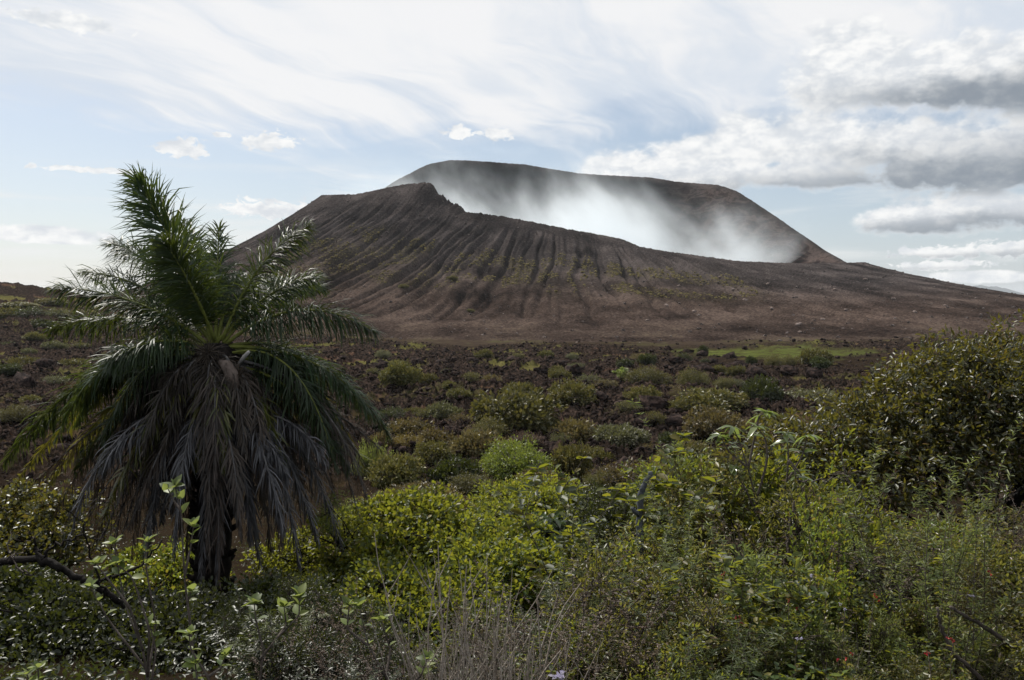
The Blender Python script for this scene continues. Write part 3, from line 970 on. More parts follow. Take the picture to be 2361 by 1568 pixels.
L_BRIGHT = leaf_material('bright_lime_leaves', [G(.070, .098, .014), G(.095, .125, .018), G(.055, .078, .013), G(.125, .15, .024)], 0.40, 0.45, 0.4, (.34, .38, .04))
L_FERN = leaf_material('feathery_green_leaves', [G(.055, .078, .018), G(.080, .105, .026), G(.045, .062, .016), G(.11, .13, .038)], 0.46, 0.5, 0.35, (.38, .42, .08))
L_WEED = leaf_material('weed_leaves', [G(.040, .049, .013), G(.060, .072, .016), G(.095, .100, .022), G(.036, .042, .013), G(.140, .120, .034), G(.085, .054, .030), G(.050, .066, .015)], 0.46, 0.42, 0.5, (.36, .34, .05))
L_DRY = leaf_material('dry_brown_leaves', [G(.075, .052, .036), G(.10, .068, .047), G(.055, .040, .030), G(.13, .098, .075)], 0.22, 0.6, 0.25, (.24, .15, .08))
L_FUZZY = leaf_material('pale_soft_leaves', [G(.12, .17, .045), G(.15, .20, .055), G(.10, .15, .04), G(.17, .21, .06)], 0.42, 0.5, 0.35, (.40, .46, .10))
L_BROAD = leaf_material('broad_shiny_leaves', [G(.10, .15, .035), G(.13, .18, .045), G(.15, .19, .06)], 0.40, 0.26, 0.9, (.36, .46, .08))
L_PALM = leaf_material('palm_leaflets', [G(.014, .030, .012), G(.018, .038, .014), G(.022, .044, .014), G(.016, .034, .014)], 0.26, 0.50, 0.32, (.18, .22, .02))
L_PALMY = leaf_material('yellow_backlit_palm_leaflets', [G(.050, .058, .012), G(.065, .07, .014), G(.085, .08, .016), G(.045, .055, .013)], 0.30, 0.38, 0.5, (.30, .26, .02))  # yellow leaf tone with the glow of backlight painted in
L_PALMD = leaf_material('dead_palm_leaflets', [G(.034, .027, .022), G(.046, .036, .029), G(.026, .022, .019), G(.062, .048, .039)], 0.14, 0.6, 0.3, (.16, .10, .05))
L_PALMG = leaf_material('bleached_palm_leaflets', [G(.036, .036, .041), G(.050, .050, .056), G(.026, .026, .030), G(.072, .072, .080)], 0.10, 0.45, 0.45, (.10, .09, .08))
B_TWIG = bark_material('grey_twig', (0.05, 0.042, 0.036), (0.12, 0.10, 0.088), 12)
B_DARK = bark_material('dark_bark', (0.008, 0.007, 0.006), (0.022, 0.019, 0.018), 8)
B_STALK = bark_material('pale_dry_stalk', (0.19, 0.16, 0.13), (0.34, 0.30, 0.26), 14)
B_SNAG = bark_material('weathered_grey_wood', (0.05, 0.055, 0.062), (0.10, 0.105, 0.115), 10)
B_PALM = bark_material('palm_trunk_fibre', (0.006, 0.005, 0.005), (0.022, 0.018, 0.016), 7)
B_RACHIS = bark_material('green_frond_stalk', (0.10, 0.115, 0.025), (0.16, 0.175, 0.045), 10, 0.5)
B_RACHISD = bark_material('grey_frond_stalk', (0.075, 0.073, 0.075), (0.13, 0.125, 0.125), 10, 0.7)
B_SPATHE = bark_material('woody_spathe', (0.085, 0.066, 0.057), (0.15, 0.12, 0.105), 6, 0.6)


# ------------------------------------------------------------------ leaf geometry
def leaf_geo(base, d, n, L, W, kind='rhomb', fold=0.16, droop=0.10):
    """base, d (long axis), n (upper side): (k,3); L, W: (k,)"""
    d = unit(d)
    s = unit(np.cross(d, n))
    n = np.cross(s, d)
    L = np.asarray(L)[:, None]; W = np.asarray(W)[:, None]
    tip = base + d * L - n * (L * droop)
    k = len(base)
    if kind == 'rhomb':
        mid = base + d * L * 0.45 + n * W * fold
        V = np.stack([base, mid + s * W * 0.5, tip, mid - s * W * 0.5], 1)
        i = (np.arange(k) * 4)[:, None]
        return V.reshape(-1, 3), [np.concatenate([i + [0, 1, 2], i + [0, 2, 3]])]
    if kind == 'oval':
        a = base + d * L * 0.28 + n * W * fold
        c = base + d * L * 0.68 + n * W * fold * 0.8 - n * L * droop * 0.4
        V = np.stack([base, a + s * W * 0.42, c + s * W * 0.5, tip, c - s * W * 0.5, a - s * W * 0.42], 1)
        i = (np.arange(k) * 6)[:, None]
        return V.reshape(-1, 3), [np.concatenate([i + [0, 1, 2, 3], i + [0, 3, 4, 5]])]
    # strip: a narrow blade in three segments
    m1 = base + d * L * 0.38 - n * L * droop * 0.15
    m2 = base + d * L * 0.74 - n * L * droop * 0.55
    V = np.stack([base - s * W * 0.25, base + s * W * 0.25, m1 - s * W * 0.5, m1 + s * W * 0.5, m2 - s * W * 0.36, m2 + s * W * 0.36, tip], 1)
    i = (np.arange(k) * 7)[:, None]
    return V.reshape(-1, 3), [np.concatenate([i + [0, 1, 3, 2], i + [2, 3, 5, 4]]), i + [4, 5, 6]]


def bez(p0, p1, p2, n):
    t = np.linspace(0, 1, n)[:, None]
    return (1 - t) ** 2 * np.asarray(p0) + 2 * t * (1 - t) * np.asarray(p1) + t ** 2 * np.asarray(p2)


def crown_points(rs, n, lobes, shell=0.55, jit=0.14):
    """points spread through a crown made of overlapping lobes (cx,cy,cz,rx,ry,rz), denser towards the outside, with gaps"""
    lobes = np.asarray(lobes, float)
    vol = lobes[:, 3] * lobes[:, 4] * lobes[:, 5]
    which = rs.choice(len(lobes), n, p=vol / vol.sum())
    d = unit(rs.normal(size=(n, 3)))
    r = (shell + (1 - shell) * rs.uniform(0, 1, n)) * (1 + jit * rs.normal(size=n))
    l = lobes[which]
    return l[:, :3] + d * r[:, None] * l[:, 3:], d


def shrub(seed, lobes, nclump, per, leaf, leaf_w, clump_r, kind='rhomb', base_r=0.04, nstem=5, up=0.5, twig_r=0.008, spread=0.12, shell=0.45, leafdroop=0.12, sides=4, jit=0.14):
    """returns (crown mesh, stem mesh): clumps of leaves at the ends of branches that all grow out of the base"""
    rs = np.random.RandomState(seed)
    cc, dd = crown_points(rs, nclump, lobes, shell, jit)
    cc[:, 2] = np.maximum(cc[:, 2], 0.06)
    # branches
    sb = MB()
    tops = cc[:, 2].max()
    forks = []
    for i in range(nstem):
        l = lobes[i % len(lobes)]
        a = rs.uniform(0, 6.28)
        b0 = np.array([math.cos(a), math.sin(a), 0]) * spread * rs.uniform(0, 1)
        tgt = np.array(l[:3]) + rs.normal(size=3) * np.array(l[3:]) * 0.25
        tgt[2] = max(tgt[2], 0.15 * tops)
        mid = (b0 + tgt) / 2 + rs.normal(size=3) * np.linalg.norm(tgt) * 0.13
        pts = bez(b0 - [0, 0, 0.1], mid, tgt, 7)
        sb.tube(pts, np.linspace(base_r, base_r * 0.45, 7), 6)
        forks += [pts[3], pts[4], pts[5], pts[6]]
    forks = np.array(forks)
    for c in cc[: min(len(cc), 170)]:
        j = np.argmin(np.linalg.norm(forks - c, axis=1) + 0.6 * np.maximum(forks[:, 2] - c[2], 0))
        f = forks[j]
        m = (f + c) / 2 + rs.normal(size=3) * np.linalg.norm(c - f) * 0.15
        sb.tube(bez(f, m, c, 5), np.linspace(base_r * 0.35, twig_r, 5), sides, False)
    # leaves
    n = nclump * per
    ci = np.repeat(np.arange(nclump), per)
    off = unit(rs.normal(size=(n, 3))) * (rs.uniform(0, 1, n) ** 0.5)[:, None] * clump_r * (0.7 + 0.6 * rs.uniform(0, 1, nclump))[ci][:, None]
    base = cc[ci] + off * [1, 1, 0.8]
    base[:, 2] = np.maximum(base[:, 2], 0.02)
    d = unit(off / clump_r * 0.7 + dd[ci] * 0.6 + rs.normal(size=(n, 3)) * 0.55 + [0, 0, 0.1])
    nn = unit(np.array([0, 0, up]) + rs.normal(size=(n, 3)) * 0.5 + dd[ci] * 0.45)
    L = leaf * rs.uniform(0.65, 1.25, n)
    V, F = leaf_geo(base, d, nn, L, L * leaf_w, kind, droop=leafdroop)
    return make_mesh('crown', V, F), sb.mesh('stems')


def dome_lobes(rs, n=5, flat=0.62, under=0.22):
    """an uneven dome of unit radius"""
    out = [(0, 0, flat * 0.46, 0.72, 0.72, flat * 0.50)]
    for i in range(n):
        a = i * 2 * math.pi / n + rs.uniform(-.35, .35)
        r = rs.uniform(0.38, 0.58)
        s = rs.uniform(0.32, 0.50)
        out.append((r * math.cos(a), r * math.sin(a), flat * rs.uniform(0.26, 0.46), s, s, flat * rs.uniform(0.26, 0.36)))
    return out


def stems_to(mesh, mat):
    mesh.materials.append(mat)
    return mesh


def plant(name, crown, stems, leafmat, loc, scale, rz, label, cat, group=None, barkmat=B_TWIG, crown_name='crown'):
    r = empty(name, loc, rz)
    r.scale = scale if not np.isscalar(scale) else (scale,) * 3
    for nm, me, mt in ((crown_name, crown, leafmat), ('stems', stems, barkmat)):
        if me is None: continue
        if len(me.materials) == 0: me.materials.append(mt)
        o = bpy.data.objects.new(nm, me)
        o.parent = r
        C.objects.link(o)
        o.material_slots[0].link = 'OBJECT'
        o.material_slots[0].material = mt
    tag(r, label, cat, group)
    return r


# ------------------------------------------------------------------ bushes out on the lava plain
FAR = []
for sd in range(6):
    rs = np.random.RandomState(40 + sd)
    FAR.append(shrub(100 + sd, dome_lobes(rs, 5 + sd % 3), 250, 22, 0.105, 0.55, 0.16, 'rhomb', 0.035, 6, 0.55, 0.006, 0.10, 0.5))
FINE = []
for sd in range(3):
    rs = np.random.RandomState(60 + sd)
    FINE.append(shrub(130 + sd, dome_lobes(rs, 6, 0.75), 330, 26, 0.060, 0.42, 0.14, 'rhomb', 0.03, 6, 0.5, 0.005, 0.10, 0.5))
SPARSE = []
for sd in range(2):
    rs = np.random.RandomState(70 + sd)
    SPARSE.append(shrub(150 + sd, dome_lobes(rs, 5, 0.6), 200, 8, 0.085, 0.5, 0.15, 'rhomb', 0.03, 9, 0.5, 0.007, 0.12, 0.35))
UMB = shrub(171, [(0, 0, .62, .55, .55, .18), (-.5, .1, .55, .45, .45, .16), (.5, -.1, .56, .48, .42, .15), (.1, .45, .6, .4, .4, .15), (0, -.45, .52, .42, .38, .15)], 260, 24, 0.095, 0.5, 0.14, 'rhomb', 0.05, 6, 0.7, 0.007, 0.06, 0.3)

# (px, py centre, width, height px, kind, material, label)
BUSHES = [
    (919, 891, 92, 54, 'far', L_OLIVE, 'olive green bush standing alone beside the tips of the palm fronds'),
    (989, 893, 44, 28, 'far', L_OLIVE, 'small low bush next to the lone olive bush near the palm'),
    (1017, 946, 76, 46, 'far', L_GREY, 'grey green bush on bare reddish soil'),
    (1200, 916, 90, 46, 'far', L_OLIVE, 'dull olive bush just behind the widest olive bush'),
    (1324, 930, 112, 56, 'far', L_OLIVE, 'smooth dome shaped olive bush among black lava rocks'),
    (1185, 968, 196, 88, 'far', L_OLIVE, 'widest olive bush in the middle of the lava plain'),
    (1122, 995, 98, 56, 'fine', L_OLIVE, 'rounded green bush in front of the widest olive bush'),
    (1330, 990, 118, 66, 'far', L_BROWN, 'dull brownish bush between the widest olive bush and black rocks'),
    (1440, 1016, 132, 70, 'umb', L_GREY, 'umbrella shaped bush with a bare dark trunk on rocks'),
    (945, 992, 122, 54, 'far', L_BROWN, 'brown olive bush touching the palm fronds'),
    (1005, 1036, 96, 50, 'far', L_BROWN, 'brown bush below the bush touching the palm fronds'),
    (935, 1048, 80, 40, 'fine', leaf_material('orange_olive_leaves', [G(.09, .07, .015), G(.11, .08, .016), G(.08, .075, .016)], 0.35, 0.4, 0.4, (.34, .24, .03)), 'low yellowish bush peeping out beside the palm fronds'),
    (1105, 1053, 126, 66, 'far', L_BROWN, 'brownish bush behind the lime green bush'),
    (1190, 1083, 172, 96, 'fine', L_BRIGHT, 'brilliant lime green rounded bush'),
    (1052, 1104, 112, 66, 'far', L_DARK, 'dark green bush beside the lime green bush'),
    (915, 1110, 124, 70, 'far', L_OLIVE, 'shadowy olive bush under the palm fronds beside bare soil'),
    (1318, 1088, 100, 72, 'far', L_OLIVE, 'upright olive bush on the other side of the lime green bush'),
    (1360, 880, 64, 40, 'sparse', L_GREY, 'thin grey bush beside the small young palm'),
    (1494, 882, 104, 50, 'fine', L_OLIVE, 'spreading green bush beside the small young palm'),
    (1602, 884, 78, 46, 'fine', L_OLIVE, 'olive bush on bare soil beyond the young palm'),
    (1768, 912, 92, 58, 'far', L_DARK, 'dark green dome shaped bush below the meadow'),
    (1652, 944, 150, 54, 'far', L_OLIVE, 'long low olive bush beneath the dark dome shaped bush'),
    (1655, 988, 136, 66, 'far', L_BROWN, 'brown olive bush just below the long low bush'),
    (1493, 843, 44, 28, 'far', L_DARK, 'tiny dark bush up the plain beyond the young palm'),
    (1577, 828, 38, 24, 'fine', L_DARK, 'little dark bush near the corner of the meadow'),
    (1622, 806, 22, 18, 'far', L_DARK, 'tiny dark bush at the tip of the meadow'),
    (1790, 838, 46, 30, 'fine', L_OLIVE, 'green bush at the lower edge of the meadow'),
    (1822, 836, 40, 26, 'fine', L_OLIVE, 'second green bush at the lower edge of the meadow'),
    (1734, 838, 26, 22, 'far', L_DARK, 'very small bush just under the meadow'),
    (1890, 828, 70, 42, 'far', L_OLIVE, 'dark round bush at the end of the meadow'),
    (1895, 852, 44, 26, 'far', L_DARK, 'dark bush tucked below the round bush by the meadow'),
    (1888, 912, 150, 52, 'sparse', L_GREY, 'wide dry grey bush behind the big dark tree'),
    (1438, 1110, 156, 70, 'sparse', L_BROWN, 'dry brownish twiggy shrub behind the grey snag'),
    (1555, 1078, 110, 52, 'far', L_BROWN, 'brown olive bush behind the light feathery shrub'),
    (1290, 1020, 52, 44, 'sparse', L_GREY, 'pale wispy bush below the dull brownish bush'),
    (1215, 1045, 76, 38, 'sparse', L_DRY, 'dry pinkish twiggy bush just above the lime green bush'),
    (1516, 974, 48, 34, 'sparse', L_OLIVE, 'sparse little bush growing among heaped black lava'),
    (1605, 1030, 90, 40, 'sparse', L_BROWN, 'thin brown bush on the bare reddish slope'),
    (40, 845, 82, 34, 'far', L_OLIVE, 'olive bush on the slope beyond the palm at the edge'),
    (165, 838, 66, 24, 'far', L_OLIVE, 'low olive bush glimpsed past the drooping frond tip'),
    (22, 985, 80, 40, 'fine', L_OLIVE, 'yellowish green bush behind the longest drooping frond'),
    (62, 815, 34, 18, 'far', L_GREY, 'tiny grey bush above the olive bush on the slope'),
    (855, 1085, 90, 90, 'fine', L_FERN, 'bright green feathery bush showing through the palm fronds'),
    (880, 1050, 60, 40, 'far', L_BROWN, 'small brown bush partly behind drooping dead fronds'),
    (30, 702, 70, 14, 'far', L_OLIVE, 'low scrub on the crest of the small hill'),
    (110, 695, 60, 16, 'far', L_OLIVE, 'scrub on the shoulder of the small hill'),
    (1560, 905, 54, 22, 'sparse', L_BROWN, 'thin brown tuft below the olive bush on bare soil'),
    (1470, 905, 60, 24, 'sparse', L_BROWN, 'brownish tuft under the spreading green bush'),
    (1700, 905, 44, 22, 'sparse', L_GREY, 'small grey tuft between two green domes'),
    (1140, 940, 60, 30, 'sparse', L_OLIVE, 'sparse bush at the end of the widest olive bush'),
    (1255, 945, 40, 22, 'sparse', L_GREY, 'grey tuft beside the smooth dome shaped bush'),
    (1000, 1075, 90, 44, 'far', L_OLIVE, 'low olive bush between the brown bush and the dark green bush'),
    (960, 1150, 130, 44, 'far', L_BROWN, 'flat brown bush at the upper edge of the bright thicket'),
    (1250, 1130, 120, 44, 'far', L_BROWN, 'low brown bush squeezed below the upright olive bush'),
    (1375, 1060, 90, 44, 'far', L_OLIVE, 'rounded olive bush below the umbrella shaped bush'),
    (1500, 1120, 130, 50, 'far', L_BROWN, 'brownish bush against the top of the grey snag'),
    (1610, 1075, 110, 56, 'far', L_OLIVE, 'olive bush half hidden by the tall broad leaved plant'),
    (1720, 1000, 130, 56, 'far', L_BROWN, 'brown bush behind the tall broad leaved plant'),
    (1800, 985, 110, 50, 'far', L_OLIVE, 'olive bush where the dark tree meets the lava plain'),
    (1500, 1040, 60, 30, 'sparse', L_BROWN, 'sparse brown tuft beside the umbrella shaped bush'),
    (1270, 985, 60, 34, 'far', L_OLIVE, 'small olive bush tucked between rounded green and dull brownish bushes'),
    (1060, 960, 60, 34, 'sparse', L_BROWN, 'brown tuft beside the grey green bush'),
    (1140, 1090, 50, 30, 'far', L_DARK, 'little dark bush wedged by the lime green bush'),
    (980, 955, 50, 26, 'sparse', L_OLIVE, 'sparse green tuft on bare soil near the palm fronds'),
    (1085, 1130, 110, 44, 'fine', L_OLIVE, 'flat olive bush under the dark green bush by the thicket edge'),
    (900, 1160, 90, 40, 'far', L_BROWN, 'brownish bush at the thicket edge beneath the palm fronds'),
    (1160, 1035, 60, 34, 'far', L_OLIVE, 'small olive bush above the brownish bush in the middle'),
    (1390, 1120, 90, 44, 'fine', L_OLIVE, 'fine leaved olive bush between the thicket and the dry twiggy shrub'),
    (1450, 960, 56, 26, 'sparse', L_OLIVE, 'faint green bush above the umbrella shaped bush'),
    (1560, 955, 60, 28, 'far', L_OLIVE, 'small olive bush beside the broad heap of black blocks'),
    (1700, 870, 44, 24, 'far', L_OLIVE, 'tiny olive bush up the plain under the meadow'),
    (1400, 905, 56, 22, 'sparse', L_BROWN, 'brown tuft directly below the small young palm'),
    (1090, 900, 50, 24, 'sparse', L_OLIVE, 'sparse olive tuft out on the open lava'),
    (1150, 830, 40, 14, 'sparse', L_OLIVE, 'faint tuft far out on the lava plain'),
    (1330, 850, 44, 18, 'sparse', L_GREY, 'faint grey tuft far out above the young palm'),
    (930, 660, 22, 10, 'far', L_OLIVE, 'tiny dark bush low down on the gullied cone'),
    (1042, 641, 26, 11, 'far', L_OLIVE, 'tiny tan bush halfway down the gullied cone'),
    (1082, 716, 22, 8, 'far', L_OLIVE, 'tiny bush near the base of the gullied cone'),
]
_words = {id(L_OLIVE): 'olive', id(L_BROWN): 'brownish', id(L_DARK): 'dark green', id(L_GREY): 'greyish'}
_rx = np.random.RandomState(19)
_n0 = len(BUSHES)
for _ in range(900):
    if len(BUSHES) >= _n0 + 24: break
    qx = _rx.uniform(850, 1840); qy = _rx.uniform(880, 1150) if _rx.uniform() < 0.8 else _rx.uniform(815, 900)
    if qy > 1075 and (qx > 1480): continue
    if min(math.hypot((b_[0] - qx) / max(b_[2], 40) * 1.65, (b_[1] - qy) / max(b_[3], 24) * 1.3) for b_ in BUSHES) < 0.95: continue
    ww = _rx.uniform(46, 96) * (0.45 + 0.55 * float(sstep(qy, 830, 1000)))
    mt_ = [L_OLIVE, L_BROWN, L_DARK, L_GREY][_rx.choice(4, p=[.5, .25, .12, .13])]
    nb = min(BUSHES[:_n0], key=lambda b_: math.hypot(b_[0] - qx, 1.6 * (b_[1] - qy)))
    dy = qy - nb[1]
    rel = 'below' if dy > 28 else 'above' if dy < -28 else 'beside'
    sz = 'small' if ww < 50 else 'low' if ww < 66 else 'rounded'
    short = nb[6].split()
    for cut in ('beside', 'behind', 'between', 'below', 'in', 'on', 'touching', 'standing', 'under', 'with', 'next', 'just', 'against', 'near', 'at', 'of', 'up', 'among', 'squeezed', 'half', 'tucked', 'where', 'partly', 'showing', 'directly', 'out', 'far', 'wedged', 'beneath', 'peeping', 'beyond'):
        if cut in short[2:]: pass
    BUSHES.append((qx, qy, ww, ww * _rx.uniform(0.46, 0.56), ['far', 'fine', 'far', 'sparse'][_rx.randint(4)], mt_, f"{sz} {_words[id(mt_)]} bush {rel} the " + ' '.join(short[:10])))
for (qx, qy, ww) in [(12, 722, 60), (60, 735, 70), (120, 730, 60), (25, 760, 60), (95, 765, 56), (150, 770, 50), (70, 790, 50), (12, 800, 44), (115, 805, 50), (180, 800, 40), (10, 880, 56), (120, 885, 60), (60, 925, 50), (150, 930, 56), (110, 985, 60), (170, 720, 50), (200, 760, 44)]:
    k_ = len(BUSHES)
    BUSHES.append((qx, qy, ww, ww * 0.42, ['far', 'sparse'][k_ % 2], [L_OLIVE, L_DARK, L_GREY][k_ % 3], ['olive', 'dark green', 'greyish'][k_ % 3] + ' scrub on the slope beyond the palm, ' + ('near its crest' if qy < 740 else 'high up' if qy < 780 else 'halfway up' if qy < 860 else 'low down') + (' by the frame edge' if qx < 40 else ' close to the palm fronds' if qx > 140 else ' in the open')))
rs_ = np.random.RandomState(77)
for k, (px, py, w, h, kd, mt, lab) in enumerate(BUSHES):
    by = py + h * 0.42
    if by < 735:
        p = surface_hit(px, by)
        x, D, zg = (p.x, p.y, p.z) if p else (*at(px, by, 230)[:2], at(px, by, 230)[2])
    else:
        D = ground_hit(px, by)
        r_ = ray(px, by)
        x = r_[0] / r_[1] * D
        zg = float(ground_z(x, D))
    w, h = w * 1.1, h * 1.06
    wm, hm = w / FPX * D, h / FPX * D
    src = {'far': FAR[k % 6], 'fine': FINE[k % 3], 'sparse': SPARSE[k % 2], 'umb': UMB}[kd]
    sx = wm / 2 / 0.90
    hz = {'far': 0.66, 'fine': 0.80, 'sparse': 0.66, 'umb': 0.80}[kd]
    plant('bush', src[0], src[1], mt, (x, D + wm * 0.25, zg - 0.05), (sx, sx, hm / hz * 0.92), rs_.uniform(0, 6.28), lab, 'bush', 'bushes scattered over the lava plain', B_DARK if kd == 'umb' else B_TWIG)

for o, px, py, lab in ROCKS:
    if lab: continue
    bb = min(BUSHES, key=lambda q: math.hypot(q[0] - px, q[1] - py))
    o['label'] = 'dark lava rock lying close to the ' + ' '.join(bb[6].split()[:9])

# ------------------------------------------------------------------ the palm
PALM_D = 11.0
def P3(px, py, dy=0.0):
    return at(px, py, PALM_D + dy)


def frond_geo(rs, p0, p1, p2, nl, lmax, wl, plum, droop, wind, spread_a=0.9, start=0.13, r0=0.022, out=None, sides=5):
    """rachis mesh, leaflet mesh"""
    n = 26
    pts = bez(p0, p1, p2, n)
    rb = MB()
    rb.tube(pts, np.linspace(r0, 0.004, n), sides)
    t = np.linspace(start, 0.995, nl)
    t = np.repeat(t, 2) + rs.uniform(-0.004, 0.004, nl * 2)
    side = np.tile([1.0, -1.0], nl)
    t = np.clip(t, 0, 1)
    tt = t[:, None]
    pos = (1 - tt) ** 2 * p0 + 2 * tt * (1 - tt) * p1 + tt ** 2 * p2
    tan = unit(2 * (1 - tt) * (np.asarray(p1) - p0) + 2 * tt * (np.asarray(p2) - p1))
    upv = np.array([0, 0, 1.0]) if out is None else out
    ref = np.broadcast_to(np.asarray(upv, float), tan.shape)
    s = unit(np.cross(tan, ref))
    up = np.cross(s, tan)
    prof = np.interp(t, [0, start, 0.25, 0.5, 0.75, 0.92, 1.0], [0.2, 0.35, 0.85, 1.0, 0.85, 0.55, 0.30])
    L = lmax * prof * rs.uniform(0.75, 1.15, len(t))
    lean = np.interp(t, [0, 0.5, 1], [spread_a + 0.25, spread_a, spread_a - 0.45])
    elev = rs.choice([-1, 0, 1], len(t)) * plum + rs.normal(size=len(t)) * 0.14
    d = s * (side * np.sin(lean) * np.cos(elev))[:, None] + tan * np.cos(lean)[:, None] + up * (np.sin(elev))[:, None]
    d = d + np.asarray(wind) + rs.normal(size=d.shape) * 0.19
    d = unit(d)
    droop = droop * rs.uniform(0.35, 1.7, len(t))[:, None] * (1 + 0.25 * np.sin(t * 9 + rs.uniform(0, 6)))[:, None]
    g = np.array([0, 0, -1.0])
    d1 = unit(d + g * droop * 0.35)
    d2 = unit(d + g * droop * 1.0)
    d3 = unit(d + g * droop * 1.9)
    w = unit(np.cross(d1, up) + rs.normal(size=d.shape) * 0.25)
    W = (wl * rs.uniform(0.75, 1.2, len(t)))[:, None]
    L = L[:, None]
    a = pos
    b_ = a + d1 * L * 0.36
    c_ = b_ + d2 * L * 0.34
    e_ = c_ + d3 * L * 0.30
    V = np.stack([a - w * W * .3, a + w * W * .3, b_ - w * W * .5, b_ + w * W * .5, c_ - w * W * .38, c_ + w * W * .38, e_], 1).reshape(-1, 3)
    i = (np.arange(len(t)) * 7)[:, None]
    me = make_mesh('leaflets', V, [np.concatenate([i + [0, 1, 3, 2], i + [2, 3, 5, 4]]), i + [4, 5, 6]])
    return rb.mesh('frond', True), me


PALM = empty('palm_tree', tuple(at(484, 1345, PALM_D) * [1, 1, 0] + [0, 0, float(ground_z(at(484, 1345, PALM_D)[0], PALM_D)) - 0.05]))
tag(PALM, 'big shaggy palm with a skirt of hanging dead grey fronds', 'palm tree')
PB = np.array(PALM.location)


def part(name, me, mat, parent, shift):
    """a mesh given in world coordinates becomes a child of a thing standing at SHIFT"""
    n = len(me.vertices)
    co = np.empty(n * 3, np.float32); me.vertices.foreach_get('co', co)
    co = co.reshape(-1, 3) - np.asarray(shift, np.float32)
    me.vertices.foreach_set('co', co.ravel()); me.update()
    return link(name, me, mat, parent)


